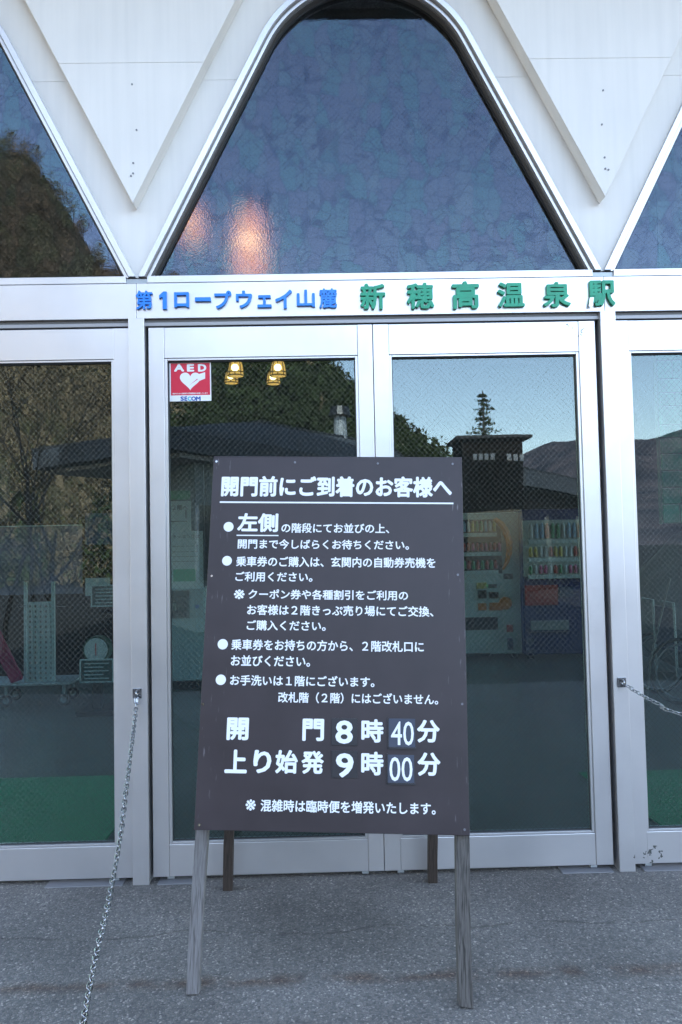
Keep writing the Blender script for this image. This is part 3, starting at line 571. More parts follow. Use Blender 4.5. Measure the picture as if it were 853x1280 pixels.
bline(275, 627.5, 567, 629.5, .0058); bline(296, 669, 348.3, 669.6, .0040)
for s, cr, nr, mt in (('8', (414.5, 897.8, 446.8, 931.7), (419.6, 900.5, 441.4, 929.7), 'card'), ('40', (486.2, 898.3, 519.2, 934), (488.9, 901.8, 517.4, 931.7), 'film'),
                      ('9', (414.5, 938.4, 447.2, 972.5), (420, 941.3, 442.3, 971.8), 'card'), ('00', (485, 943.5, 518, 978.5), (487, 946.2, 515.8, 976.5), 'film')):
    u0, u1, v0, v1 = brect(*cr); c = bbox(u0, u1, v0, v1, .0003, .0035, 'number_card', M[mt], .0005)
    nl = lettering('numeral', s, OB + NB*.0036, UB, VB, brect(*nr), M['white'], bd, bold=.025 if len(s) == 1 else .006); wm = nl.location.copy(); nl.parent = c
    nl.matrix_parent_inverse = Matrix.Identity(4); nl.matrix_local = (Matrix.Translation(OB) @ rotb.to_4x4()).inverted()
    if mt == 'film':
        bbox(u0-.004, u0, v0-.004, v1+.003, .0003, .005, 'card_pocket', M['card']); bbox(u0-.004, u1+.004, v0-.006, v0, .0003, .005, 'card_pocket', M['card'])
for px, py in ((271, 577), (369, 578), (472.5, 579.5), (566, 580), (572.5, 718.5), (265, 720), (249.5, 1031), (581, 1037), (254, 880), (578, 880)):
    u, v = bpt(px, py); me = MB().disc((u, v), .0042, -.0022, -.0002, 10).mesh('screw'); me.materials.append(M['steel'] if px < 300 else M['edge']); o = link('screw', me, bd); o.matrix_local = Matrix.Translation(OB-Vector(bd.location)) @ rotb.to_4x4()
# legs (front pair behind the panel, weathered; rear pair stained brown)
def leg(a, b, wx, wy, mt, lab):
    a, b = Vector(a), Vector(b); L = (b-a).length; d = (b-a)/L; u = (UX - d*UX.dot(d)).normalized(); t = d.cross(u)
    me = MB().box(-wx/2, wx/2, -wy/2, wy/2, 0, L).mesh('leg'); me.materials.append(mt)
    bm = bmesh.new(); bm.from_mesh(me); bmesh.ops.subdivide_edges(bm, edges=[e for e in bm.edges if abs((e.verts[0].co-e.verts[1].co).z) > .1], cuts=14)
    for v_ in bm.verts:
        v_.co.x += .0016*math.sin(v_.co.z*9+a.x*7)+random.uniform(-.0009, .0009); v_.co.y += random.uniform(-.0009, .0009)
        if v_.co.z < .001: v_.co.z += random.uniform(0, .008)
    bm.to_mesh(me); bm.free()
    o = link('leg', me, bd, .003, label=lab); o.matrix_local = Matrix.Translation(a-Vector(bd.location)) @ Matrix((u, t, d)).transposed().to_4x4(); return o
IN = -NB
def on_board(u, v, back): return OB + UB*u + VB*v + IN*back
fl = atz(240.5, 1246, 0); fr_ = atz(583, 1263, 0)
leg(Vector((fl.x, fl.y+.022, -.002)), on_board(-WB/2+.025, HB-.02, .036), .044, .044, M['wood_grey'], 'weathered grey front leg')
leg(Vector((fr_.x, fr_.y+.022, -.002)), on_board(WB/2-.027, HB-.02, .036), .046, .044, M['wood_dark'], 'weathered grey front leg, knotted and chipped at its foot')
rl, rr = atz(286, 1109, 0), atz(540, 1099.5, 0)
topL, topR = on_board(-WB/2+.082, HB-.05, .082), on_board(WB/2-.082, HB-.05, .082)
leg(Vector((rl.x, rl.y-.02, 0)), topL, .042, .04, M['wood_brown'], 'dark brown rear leg'); leg(Vector((rr.x, rr.y-.02, 0)), topR, .042, .04, M['wood_brown'], 'dark brown rear leg')
MB().bar(on_board(-WB/2+.02, HB-.05, .079), on_board(WB/2-.02, HB-.05, .079), .04, .03, UZ).build('crossbar', M['wood_brown'], bd)

# ------------------------------------------------------------------ chains
def link_mesh():
    L, W, r = .0155, .0095, .0024; pts = []
    n = 14; bm = MB(); ring = []
    for i in range(n):
        a = 2*math.pi*i/n; c, s = math.cos(a), math.sin(a)
        x = (L-W)*(1 if c > 0 else -1)*(min(1, abs(c)*1.8)) + W*c*.9; ring.append(Vector((x, W*s*.85, 0)))
    rr2 = []
    for i, p in enumerate(ring):
        d = (ring[(i+1) % n]-ring[i-1]).normalized(); o = d.cross(Vector((0,0,1)))
        rr2.append([bm.bm.verts.new(p + (o*math.cos(q*math.pi/3) + Vector((0,0,1))*math.sin(q*math.pi/3))*r) for q in range(6)])
    for i in range(n):
        for q in range(6): bm.bm.faces.new((rr2[i][q], rr2[(i+1) % n][q], rr2[(i+1) % n][(q+1) % 6], rr2[i][(q+1) % 6]))
    me = bm.mesh('link'); me.materials.append(M['steel'])
    for p in me.polygons: p.use_smooth = True
    return me
LM = link_mesh()
def chain(label, pts, eye, end):
    root = thing('chain', label, 'chain', pts[0], 'steel chains hooked to the door posts')
    P = [Vector(p) for p in pts]; dense = []
    for i in range(len(P)-1):
        p0, p1, p2, p3 = P[max(i-1, 0)], P[i], P[i+1], P[min(i+2, len(P)-1)]
        for k in range(40):
            t = k/40; dense.append(.5*((2*p1) + (p2-p0)*t + (2*p0-5*p1+4*p2-p3)*t*t + (3*p1-p0-3*p2+p3)*t**3))
    dense.append(P[-1]); acc = 0; nxt = .02; n = 0; par = 0
    for i in range(len(dense)-1):
        a, b = dense[i], dense[i+1]; l = (b-a).length
        while acc + l >= nxt:
            p = a + (b-a)*((nxt-acc)/l); d = (b-a).normalized(); u = d.cross(Vector((0,0,1))).normalized(); v = d.cross(u)
            tw = (math.pi/2 if par else 0) + random.uniform(-.25, .25) + n*.05; y = u*math.cos(tw)+v*math.sin(tw); z = d.cross(y)
            o = bpy.data.objects.new('link', LM); COL.objects.link(o); o.parent = root
            o.matrix_local = Matrix.Translation(p + Vector((0,0,random.uniform(-.0008,.0008))) - P[0]) @ Matrix((d, y, z)).transposed().to_4x4(); par ^= 1; n += 1; nxt += .0222
        acc += l
    ex, ez = eye
    MB().box(ex-.022, ex+.018, 3.668, 3.6749, ez-.022, ez+.022).build('eye_plate', M['steel'], root, bevel=.001)
    MB().torus((ex, 3.655, ez), .0125, .0035, axis='x', n=18).build('eye_ring', M['steel'], root, smooth=True)
    for dx, dz in ((-.015, .015), (.011, .015), (-.015, -.015), (.011, -.015)): MB().disc((ex+dx, ez+dz), .003, 3.666, 3.669, 8).build('rivet', M['steel'], root)
    return root
lp = [(-.880, 3.645, .850), (-.872, 3.60, .79)] + [tuple(at(*q)) for q in ((165, 930, 3.37), (157.5, 990, 3.12), (150, 1050, 2.87), (135, 1132, 2.5), (118, 1205, 2.2), (104, 1281, 1.9))]
lp += [(-.50, 1.5, .47), (-.42, 1.1, .60), (-.36, .75, .80)]
c1 = chain('steel chain hanging from the left post and running down to the front', lp, (-.880, .859), None)
MB().bar((-.878, 3.652, .845), (-.876, 3.640, .812), .016, .006).build('shackle', M['steel'], c1, bevel=.001)
rp2 = [(1.345, 3.645, .850)] + [tuple(at(*q)) for q in ((800, 867.5, 3.56), (825, 880.5, 3.46), (853, 893, 3.36))]
rp2 += [(2.0, 3.0, .66), (2.5, 2.55, .66), (3.0, 2.1, .80)]
chain('steel chain leading right from the post beside the right hand door', rp2, (1.339, .857), None)
for (x, y), lab in (((-.36, .75), 'steel stanchion holding the end of the left chain'), ((3.0, 2.1), 'steel stanchion holding the end of the right chain')):
    s = thing('stanchion', lab, 'stanchion', (x, y, 0)); MB().tube([(x, y, .02), (x, y, .84)], .02, 14).build('post', M['steel'], s, smooth=True); MB().tube([(x, y, 0), (x, y, .02)], .13, 24).build('base', M['steel'], s)

# ------------------------------------------------------------------ inside the hall
tag(MB().box(-3.2, -1.185, 4.12, 5.42, .005, .014).build('door_mat', M['mat_green'], bevel=.003), 'green entrance mat inside the left hand door', 'mat', 'green mats inside the doors')
mr = MB().prism([(0, 0)], 0, 0) if False else MB()
mr.bm.faces.new([mr.bm.verts.new(p) for p in ((1.74, 4.12, .014), (3.3, 4.12, .014), (3.3, 5.22, .014), (1.60, 5.22, .014))])
o = bmesh.ops.extrude_face_region(mr.bm, geom=mr.bm.faces[:]); bmesh.ops.translate(mr.bm, verts=[v for v in o['geom'] if isinstance(v, bmesh.types.BMVert)], vec=(0, 0, -.009))
tag(mr.build('door_mat', M['mat_green']), 'green entrance mat inside the right hand door', 'mat', 'green mats inside the doors')

def pendant(p, h, wd, label, soft=False):
    x, y, z = p; r = thing('pendant_lamp', label, 'lamp', (x, y, z-h/2), 'bamboo pendant lamps')
    prof = [(-.5, .50), (-.38, .49), (-.1, .46), (.2, .40), (.42, .26), (.5, .10)]
    MB().tube([(x, y, z+t*h) for t, _ in prof], [wd*q for _, q in prof], 16).build('lamp_shade', M['lamp_soft' if soft else 'lamp_shade'], r, smooth=True)
    rb = MB()
    for k in range(8):
        a = k*math.pi/4; rb.tube([(x+wd*q*1.03*math.cos(a), y+wd*q*1.03*math.sin(a), z+t*h) for t, q in prof], .004, 5)
    for t in (-.49, -.30): rb.torus((0, 0, 0), .001, .0005) if False else rb.tube([(x+wd*.505*math.cos(a), y+wd*.505*math.sin(a), z+t*h) for a in [i*math.pi/12 for i in range(25)]], .005, 5, False)
    rb.build('rib', M['rib'], r)
    MB().disc((x, z-.12*h), wd*.22, y-wd*(.45 if soft else .55), y-wd*.40, 16).build('bulb', M['bulb_soft' if soft else 'bulb'], r)
    MB().tube([(x, y, z+h*.5), (x, y, 5.2)], .004, 6).build('cord', M['cord'], r)
pendant(at(295, 459, 6.6), .15, .13, 'bamboo pendant lamp, upper front one of the left pair behind the door glass')
pendant(at(289.5, 470, 7.6), .14, .13, 'bamboo pendant lamp, lower rear one of the left pair behind the door glass')
pendant(at(348, 459, 6.6), .15, .13, 'bamboo pendant lamp, upper front one of the right pair behind the door glass')
pendant(at(342, 471, 7.6), .14, .13, 'bamboo pendant lamp, lower rear one of the right pair behind the door glass')
pendant(at(240, 278, 4.35), .22, .12, 'bamboo pendant lamp blurred behind the left edge of the arched window', True)
pendant(at(312, 300, 4.35), .38, .19, 'bamboo pendant lamp glowing through the figured arched window', True)

def vending(label, x0, x1, yf, zt, mbody, mname):
    r = thing('vending_machine', label, 'vending machine', ((x0+x1)/2, yf+.3, 0), 'drinks vending machines')
    MB().box(x0, x1, yf, yf+.7, .06, zt).build('body', M[mbody], r, bevel=.012)
    for x in (x0+.06, x1-.12): MB().box(x, x+.06, yf+.05, yf+.12, .005, .06).build('foot', M['black'], r)
    return r
Y1 = 10.55
p = at(648, 640, Y1); vx1 = p.x; v1 = vending('white vending machine with orange curved trim inside the right door', vx1-1.02, vx1, Y1, p.z, 'vm_white', '')
Yf = Y1-.004
def vr(l, t, r, b, nm, mt, par, Y=None, d=.01, bev=0):
    Y = Yf if Y is None else Y; q = face_rect(l, t, r, b, Y); return MB().box(q[0], q[1], Y-d, Y+.003, q[2], q[3]).build(nm, M[mt], par, bevel=bev)
vr(560, 649, 626, 718, 'display_window', 'black', v1)
def cans(par, l, r, y0, y1, mats, Y, n):
    a, b = at(l, y1, Y), at(r, y0, Y); w_ = (b.x-a.x)/n; by = {}
    for k in range(n):
        by.setdefault(mats[k % len(mats)], MB()).tube([(a.x+w_*(k+.5), Y-.035, a.z+.02), (a.x+w_*(k+.5), Y-.035, a.z+(b.z-a.z)*.75), (a.x+w_*(k+.5), Y-.035, b.z)], [w_*.38, w_*.38, w_*.2], 8)
    for m_, mb in by.items(): mb.build('drink_cans', M[m_], par, kind='stuff')
    MB().box(a.x, b.x, Y-.05, Y-.001, a.z-.05, a.z).build('button_strip', M['vm_white'], par)
cans(v1, 561, 620, 651, 667, ['can_y', 'can_g', 'can_g', 'can_b', 'can_w'], Yf-.011, 11); cans(v1, 561, 626, 678, 691, ['can_r', 'can_r', 'can_p'], Yf-.011, 12); cans(v1, 561, 622, 700, 714, ['can_r', 'can_g', 'can_r', 'can_g'], Yf-.011, 11)
arc = [at(x, y, Yf-.06) for x, y in ((619, 649), (627, 655), (633, 665), (637, 678), (637, 690), (634, 702), (629, 712))]
MB().tube(arc, [.03, .04, .045, .045, .04, .03, .015], 8).build('orange_trim', M['orange'], v1)
for q, mt, nm in (((583, 729, 592, 737), 'paper', 'price_label'), ((596, 728, 608, 736), 'can_y', 'price_label'), ((611, 730, 621, 735), 'black', 'coin_display'), ((598, 737.5, 608, 748), 'black', 'note_slot'), ((612, 740, 623, 748), 'black', 'coin_slot'), ((598, 754, 608, 763), 'orange', 'orange_tab'), ((612, 753, 628, 763), 'orange', 'orange_tab'), ((560, 771, 622, 788), 'black', 'delivery_flap'), ((634, 781, 641, 790), 'vm_red', 'red_label'), ((635, 797, 641, 812), 'bluep', 'blue_label'), ((560, 816, 613, 820.5), 'black', 'vent_slot'), ((630, 717, 641, 724), 'ink', 'note_label')):
    vr(*q, nm, mt, v1, d=.014)
c = at(632, 754, Yf); MB().disc((c.x, c.z), .085, Yf-.016, Yf+.002, 20).build('orange_tab', M['orange'], v1)
MB().tube([at(608, 732, Yf-.02), at(610, 732, Yf-.02)], .004, 6).build('ready_light', mat('green indicator', (.1, .8, .2), .4, emit=(.1, 1, .2), es=.1), v1)
Y2 = 10.40; Yf2 = Y2-.004
p = at(651, 637, Y2); v2 = vending('blue vending machine with red panel beside the white one', p.x, p.x+1.15, Y2, p.z, 'vm_blue', '')
q = face_rect(655, 649, 742, 721, Yf2); MB().box(q[0], q[1], Yf2-.01, Yf2+.002, q[2], q[3]).build('display_window', M['lit'], v2)
cans(v2, 660, 740, 653, 675, ['can_w', 'can_b', 'can_b', 'can_r', 'can_g', 'can_g'], Yf2-.011, 12); cans(v2, 660, 740, 682, 698, ['can_y', 'can_y', 'can_w', 'can_w', 'can_r'], Yf2-.011, 13); cans(v2, 660, 740, 705, 719, ['can_g', 'can_w', 'can_p', 'can_p', 'can_w', 'can_r'], Yf2-.011, 13)
for q, mt, nm in (((657, 731, 697, 757), 'vm_red', 'red_panel'), ((700, 733, 716, 746), 'bluep', 'note_slot'), ((664, 775, 711, 788), 'grey', 'delivery_flap'), ((662, 789, 713, 791), 'black', 'flap_lip'), ((659, 811, 668, 816), 'lav', 'maker_label')): vr(*q, nm, mt, v2, Y=Yf2, d=.014)
c = at(663, 802, Yf2); MB().disc((c.x, c.z), .05, Yf2-.014, Yf2+.002, 18).build('maker_label', M['lav'], v2)

# ticket machine with notices
TY = 8.7; q = face_rect(178, 735, 257, 862, TY)
tm = thing('ticket_machine', 'pale ticket machine with coin panel and posters inside the second door', 'ticket machine', ((q[0]+q[1])/2, TY+.2, 0))
MB().box(q[0], q[1], TY, TY+.5, .10, q[3]).build('body', M['peg'], tm, bevel=.01); MB().box(q[0]+.03, q[1]-.03, TY+.04, TY+.46, .005, .10).build('plinth', M['black'], tm)
MB().box(q[0], q[1]-.02, TY+.1, TY+.14, q[3]+.001, q[3]+1.35).build('back_panel', M['slate'], tm)
for c4, mt, nm in (((213, 736, 254, 773), 'grey', 'coin_panel'), ((214, 738, 237, 773), 'lav', 'ticket_panel'), ((220, 738, 237, 747), 'black', 'coin_display'), ((217, 754, 221, 763), 'steel', 'coin_slot')): vr(*c4, nm, mt, tm, Y=TY-.004 if nm != 'coin_display' and nm != 'coin_slot' else TY-.018)
c = at(247, 758, TY); MB().disc((c.x, c.z), .022, TY-.02, TY, 14).build('return_button', M['navy'], tm)
TP = TY+.096
def poster(l, t, r, b, nm, mt, par, Y): q = face_rect(l, t, r, b, Y); return MB().box(q[0], q[1], Y-.003, Y, q[2], q[3]).build(nm, M[mt], par)
poster(205, 613, 238, 625, 'notice_strip', 'can_g', tm, TP); poster(205, 626, 239, 665, 'notice', 'paper', tm, TP); poster(205, 663.5, 254, 736, 'notice', 'paper', tm, TP-.0035)
poster(217, 711, 245, 727, 'green_strip', 'paper_green', tm, TP-.008)
for q4 in ((214, 651, 234, 652.5), (232, 637, 233.5, 648)): poster(*q4, 'printed_line', 'ink', tm, TP-.0035)
O0 = Vector((0, TP-.004, 0)); lettering('lettering', '２階へ', O0, UX, UZ, face_rect(216, 631, 235, 638, TP), M['ink'], tm, bold=.03)
lettering('lettering', 'きっぷうりば', Vector((0, TP-.0075, 0)), UX, UZ, face_rect(216, 668, 250, 673, TP), M['ink'], tm, bold=.02)
for yy in (682, 689, 695, 701): lettering('lettering', 'ーーーーーー', Vector((0, TP-.0075, 0)), UX, UZ, face_rect(216, yy, 248, yy+1.4, TP), M['ink'], tm, bold=.02)

# perforated display trolley
CY_ = 7.9; tr = thing('display_trolley', 'pale trolley with a perforated panel inside the left door', 'trolley', (at(50, 860, CY_).x, CY_+.2, 0))
q = face_rect(-30, 853, 88, 859, CY_); MB().box(q[0], q[1], CY_, CY_+.5, q[2], q[3]).build('deck', M['grey'], tr, bevel=.006)
q = face_rect(33.5, 752, 65, 853, CY_+.1); pg = MB().box(q[0], q[1], CY_+.1, CY_+.115, q[2], q[3]).build('perforated_panel', M['peg'], tr)
hb = MB()
for i in range(5):
    for j in range(15):
        c = at(38+i*6.6, 758+j*6.4, CY_+.1); hb.box(c.x-.008, c.x+.008, CY_+.098, CY_+.101, c.z-.011, c.z+.011)
hb.build('hole', M['black'], tr, kind='stuff')
for l in (30, 64.5): q = face_rect(l, 727, l+3.6, 853, CY_+.09); MB().box(q[0], q[1], CY_+.09, CY_+.125, q[2], q[3]).build('upright', M['peg'], tr, bevel=.003)
for l, r in ((25, 33), (71, 82)): MB().tube([at(l, 757.5, CY_+.09), at(r, 757.5, CY_+.09)], .006, 6).build('hook_arm', M['steel'], tr)
for px, py in ((80, 876), (8, 872), (92, 868), (20, 868)):
    yw = CY_+.06 if px in (80, 8) else CY_+.44; c = at(px, py, yw); c.z = .065
    MB().torus((c.x, yw, c.z), .045, .018, n=20).build('caster', M['rubber'], tr); MB().disc((c.x, c.z), .03, yw-.015, yw+.015, 14).build('caster', M['grey'], tr); MB().bar((c.x, yw, .065), (c.x, yw, at(0, 859, CY_).z), .02, .03).build('caster_fork', M['grey'], tr)
# scale with round dial
DY = 7.5; c = at(121, 812, DY); sc_ = thing('dial_scale', 'weighing scale with a round white dial inside the left door', 'scale', (c.x, DY+.1, 0))
MB().disc((c.x, c.z), .125, DY-.02, DY+.1, 32).build('dial_case', mat('dark green enamel', (.02, .07, .04), .4), sc_); MB().disc((c.x, c.z), .108, DY-.024, DY-.0201, 32).build('dial', M['paper'], sc_)
MB().bar((c.x, DY-.027, c.z-.05), (c.x, DY-.027, c.z+.06), .010, .003).build('needle', M['vm_red'], sc_)
tk = MB()
for k in range(24): a = k*math.pi/12; tk.bar((c.x+.088*math.cos(a), DY-.026, c.z+.088*math.sin(a)), (c.x+.100*math.cos(a), DY-.026, c.z+.100*math.sin(a)), .004, .002, Vector((0,1,0)))
tk.build('dial_mark', M['ink'], sc_, kind='stuff'); MB().box(c.x-.04, c.x+.04, DY+.0, DY+.08, .05, c.z-.12).build('column', M['black'], sc_); MB().box(c.x-.17, c.x+.17, DY-.1, DY+.3, .005, .05)  .build('platform', M['black'], sc_, bevel=.005)
def framed(l, t, r, b, Y, label, n=5):
    q = face_rect(l, t, r, b, Y); f_ = thing('framed_notice', label, 'notice', ((q[0]+q[1])/2, Y, q[2]))
    MB().box(q[0], q[1], Y, Y+.01, q[2], q[3]).build('sheet', mat('dark teal notice', (.02, .07, .07), .3), f_)
    k = .012; b_ = MB()
    for e in ((q[0]-k, q[0], q[2]-k, q[3]+k), (q[1], q[1]+k, q[2]-k, q[3]+k), (q[0], q[1], q[3], q[3]+k), (q[0], q[1], q[2]-k, q[2])): b_.box(e[0], e[1], Y-.006, Y+.01, e[2], e[3])
    b_.build('frame', M['peg'], f_)
    for i in range(n): z = q[3]-(q[3]-q[2])*(i+.8)/(n+.6); MB().box(q[0]+.03, q[1]-.03-.05*(i % 2), Y-.003, Y-.0005, z-.006, z+.004).build('printed_line', M['peg'], f_)
framed(101.5, 825, 140.5, 852, 7.35, 'dark framed notice standing under the round scale dial')
framed(115.5, 732, 160, 757, 7.35, 'dark framed notice at the edge of the left door above the scale')
# screen with posters behind
SYY = 9.6
ps = thing('poster_screen', 'dark partition carrying a lavender and a blue poster inside the left door', 'partition', (at(50, 700, SYY).x, SYY, 0))
q = face_rect(-60, 650, 150, 700, SYY); MB().box(q[0], q[1], SYY+.01, SYY+.05, .005, q[3]).build('screen', M['timber'], ps)
for l, t, r, b, nm, mt in ((-50, 657.5, 103, 745, 'lavender_poster', 'lav'), (107, 641, 146, 681, 'blue_poster', 'bluep'), (107, 722, 138, 745, 'pale_notice', 'peg')): poster(l, t, r, b, nm, mt, ps, SYY+.009)
poster(-50, 657, 103, 658.6, 'poster_edge', 'peg', ps, SYY+.004)
# crimson thing leaning at the left
a, b = at(-22, 775, 7.2), at(22, 868, 7.0); k = MB(); k.bar(at(-18, 770, 7.75), at(22, 851, 7.95), .12, .05, Vector((1,0,.4))); tag(k.build('leaning_banner', M['magenta'], bevel=.01), 'crimson folded banner leaning at the far left behind the glass', 'banner')
# hanging green stone-pattern panel
HY = 4.75; q = face_rect(828, 430, 925, 655, HY); hpn = thing('hanging_stone_panel', 'green stone pattern panel hanging behind the right hand door', 'panel', ((q[0]+q[1])/2, HY, q[2]))
MB().box(q[0], q[1], HY, HY+.04, q[2], q[3]+.25).build('backing', M['joint'], hpn)
for x in (q[0]+.05, q[1]-.05): MB().tube([(x, HY+.02, q[3]+.25), (x, HY+.02, 5.2)], .004, 6).build('cord', M['cord'], hpn)
z = q[2]+.003; row = 0
while z < q[3]+.20:
    h = random.uniform(.07, .12); x = q[0]+.003 - (row % 2)*0; row += 1; x_ = x
    while x_ < q[1]-.02:
        w_ = min(random.uniform(.09, .20), q[1]-.003-x_)
        if q[1]-.003-x_-w_ < .05: w_ = q[1]-.003-x_
        MB().box(x_+.003, x_+w_-.003, HY-random.uniform(.008, .016), HY, z+.003, min(z+h-.003, q[3]+.246)).build('stone', M['stone'], hpn, bevel=.003); x_ += w_
    z += h
# wheelchair and a covered stand behind the right-hand door
WY = 7.3; c = at(852, 838, WY); wc = thing('wheelchair', 'dark wheelchair standing inside the right hand door', 'wheelchair', (c.x+.1, WY+.25, 0))
for yy in (WY, WY+.55):
    MB().torus((c.x, yy, .31), .29, .014, n=40).build('wheel', M['rubber'], wc, smooth=True); sp = MB()
    for k in range(12): a = k*math.pi/6; sp.tube([(c.x, yy, .31), (c.x+.28*math.cos(a), yy, .31+.28*math.sin(a))], .002, 4)
    sp.build('spoke', M['edge'], wc); MB().torus((c.x, yy-.03, .31), .25, .008, n=32).build('hand_rim', M['edge'], wc, smooth=True)
    MB().tube([(c.x-.02, yy+.04*(1 if yy < WY+.3 else -1), .25), (c.x-.03, yy+.04*(1 if yy < WY+.3 else -1), .93), (c.x-.14, yy+.04*(1 if yy < WY+.3 else -1), .95)], .012, 8).build('handle', M['grey'], wc)
    MB().torus((c.x+.48, yy+.03, .09), .075, .014, n=20).build('front_wheel', M['rubber'], wc); MB().tube([(c.x+.05, yy+.03, .48), (c.x+.46, yy+.03, .46), (c.x+.48, yy+.03, .09)], .011, 8).build('frame', M['grey'], wc)
MB().box(c.x, c.x+.42, WY+.04, WY+.51, .46, .49).build('seat', M['seat'], wc, bevel=.01); MB().box(c.x-.03, c.x-.005, WY+.06, WY+.49, .5, .88).build('backrest', M['seat'], wc, bevel=.008)
c = at(885, 760, 9.0); bmx = bmesh.new(); bmesh.ops.create_icosphere(bmx, subdivisions=4, radius=1)
for v in bmx.verts:
    n_ = .05*math.sin(v.co.x*5+v.co.z*3)+.03*math.sin(v.co.y*9+v.co.x*7); v.co = Vector((v.co.x*(.85+n_), v.co.y*(.5+n_), max(v.co.z, -.02)*(.86+n_) + .75 if v.co.z > -.02 else .75-abs(v.co.z)*.745))
k = MB(); k.bm.free(); k.bm = bmx; o = k.build('covered_bundle', M['fabric'], smooth=True); o.location = (c.x, 9.0, 0); tag(o, 'rounded bundle under a grey cloth cover behind the right hand door', 'covered bundle')
a, b = at(838, 722, 6.6), at(814, 822, 6.6); k = MB().tube([Vector((b.x-.03, 6.7, .01)), b, a], .008, 6); tag(k.build('walking_stick', M['wood_grey'], smooth=True), 'thin stick standing slanted behind the right hand door', 'stick')

# ------------------------------------------------------------------ behind the camera (seen in the glass)
def wp(px, py, z): return mir(atz(px, py, z))
A, Bq, Cq = wp(40, 566, 3.6), wp(213, 534, 3.6), wp(445, 577, 3.6)
Dq = Vector((A.x+(Cq.x-Bq.x)*1.6, A.y+(Cq.y-Bq.y)*1.6, 3.6)); Cq2 = Bq + (Cq-Bq)*1.6
an = thing('low_annex', 'low building with slate grey fascia roof reflected in the left doors', 'building', (Bq.x, Bq.y-2, 0))
def slab(pts, z0, z1, nm, mt, par):
    k = MB(); lo = [k.bm.verts.new((p.x, p.y, z0)) for p in pts]; hi = [k.bm.verts.new((p.x, p.y, z1)) for p in pts]; n = len(pts)
    k.bm.faces.new(lo); k.bm.faces.new(hi)
    for i in range(n): k.bm.faces.new((lo[i], lo[(i+1) % n], hi[(i+1) % n], hi[i]))
    return k.build(nm, M[mt], par)
cen_ = (A+Bq+Cq2+Dq)/4
slab([A, Bq, Cq2, Dq], 3.24, 3.60, 'roof_fascia', 'slate', an)
inn = [cen_+(p-cen_)*.93 for p in (A, Bq, Cq2, Dq)]; slab(inn, 3.16, 3.239, 'soffit', 'soffit', an)
iw = [cen_+(p-cen_)*s for p, s in ((A, .55), (Bq, .80), (Cq2, .86), (Dq, .70))]; slab(iw, 0, 3.159, 'wall', 'rendered', an)
r1, r2 = Vector((-1.6, 7.48-19.3, 4.62)), Vector((2.0, 7.48-24.5, 4.62)); k = MB(); vsx = [k.bm.verts.new((p.x, p.y, 3.601)) for p in (A, Bq, Cq2, Dq)] + [k.bm.verts.new(r1), k.bm.verts.new(r2)]
for f in ((0, 1, 4), (1, 2, 5, 4), (2, 3, 5), (3, 0, 4, 5)): k.bm.faces.new([vsx[i] for i in f])
k.build('hip_roof', M['roof'], an); MB().tube([A+Vector((0,0,.03)), r1, r2, Cq2+Vector((0,0,.03))], .06, 6).build('ridge_cap', M['ridge'], an)
d = (iw[2]-iw[1]).normalized(); nrm = Vector((d.y, -d.x, 0)); nrm = nrm if nrm.dot(EYE-iw[1]) > 0 else -nrm
for i in range(4):
    p0 = iw[1] + d*(.6+i*1.7) + nrm*.03; k = MB(); k.bar(Vector((p0.x, p0.y, .95)), Vector((p0.x, p0.y, 2.35)), 1.2, .05, d); f_ = k.build('window', M['winglass'], an)
    for s_ in (-.62, 0, .62): MB().bar(Vector((p0.x, p0.y, .95))+d*s_+nrm*.03, Vector((p0.x, p0.y, 2.35))+d*s_+nrm*.03, .05, .05, d).build('window_frame', M['grey'], an)
ch = wp(425, 552, 4.5); ck = thing('roof_vent', 'small metal roof vent pipe with cowl reflected in the second door', 'vent', (ch.x, ch.y, 4.0)); MB().tube([(ch.x, ch.y, 3.9), (ch.x, ch.y, 5.2)], .18, 12).build('pipe', M['grey'], ck); MB().tube([(ch.x, ch.y, 5.201), (ch.x, ch.y, 5.45)], [.34, .28], 12).build('cowl', M['black'], ck)

Dp, Ep = wp(657, 583, 3.9), wp(725, 601, 3.9); dd_ = (Ep-Dp).normalized(); Fp = Ep+dd_*9
tb = thing('timber_shop', 'dark timber building with sign tower reflected in the third door', 'building', (Dp.x, Dp.y, 0))
bk = Vector((-dd_.y, dd_.x, 0)); bk = bk if bk.dot(EYE-Dp) < 0 else -bk; Lp = Dp - Vector((1, 0, 0))*3.4
def fas(p0, p1, z0, z1, dep, nm, mt): 
    d_ = (p1-p0).normalized(); b_ = Vector((-d_.y, d_.x, 0)); b_ = b_ if b_.dot(EYE-p0) < 0 else -b_
    return slab([p0, p1, p1+b_*dep, p0+b_*dep], z0, z1, nm, mt, tb)
fas(Dp, Fp, 3.30, 3.86, .25, 'fascia', 'slate'); fas(Dp, Fp, 3.861, 3.93, .4, 'roof_edge', 'ridge'); fas(Dp+bk*.3, Fp+bk*.3, 0, 3.85, 4, 'wall', 'timber')
sb0, sb1 = mir(at(577, 560, 21.6)), mir(at(653, 560, 21.6)); zt_ = at(600, 548, 21.6).z
MB().box(sb0.x, sb1.x, sb0.y-1.6, sb0.y, 0, zt_).build('sign_tower', M['timber'], tb)
MB().box(sb0.x-.15, sb1.x+.25, sb0.y-1.7, sb0.y+.15, zt_+.001, zt_+.08).build('tower_cap', M['ridge'], tb)
for i in range(7):
    xx = sb0.x+.3+i*.17+(.25 if i > 3 else 0); zz = at(600, 572, 21.6).z; MB().box(xx, xx+.11, sb0.y+.0, sb0.y+.03, zz-.08, zz+.09).build('sign_character', M['grey'], tb)
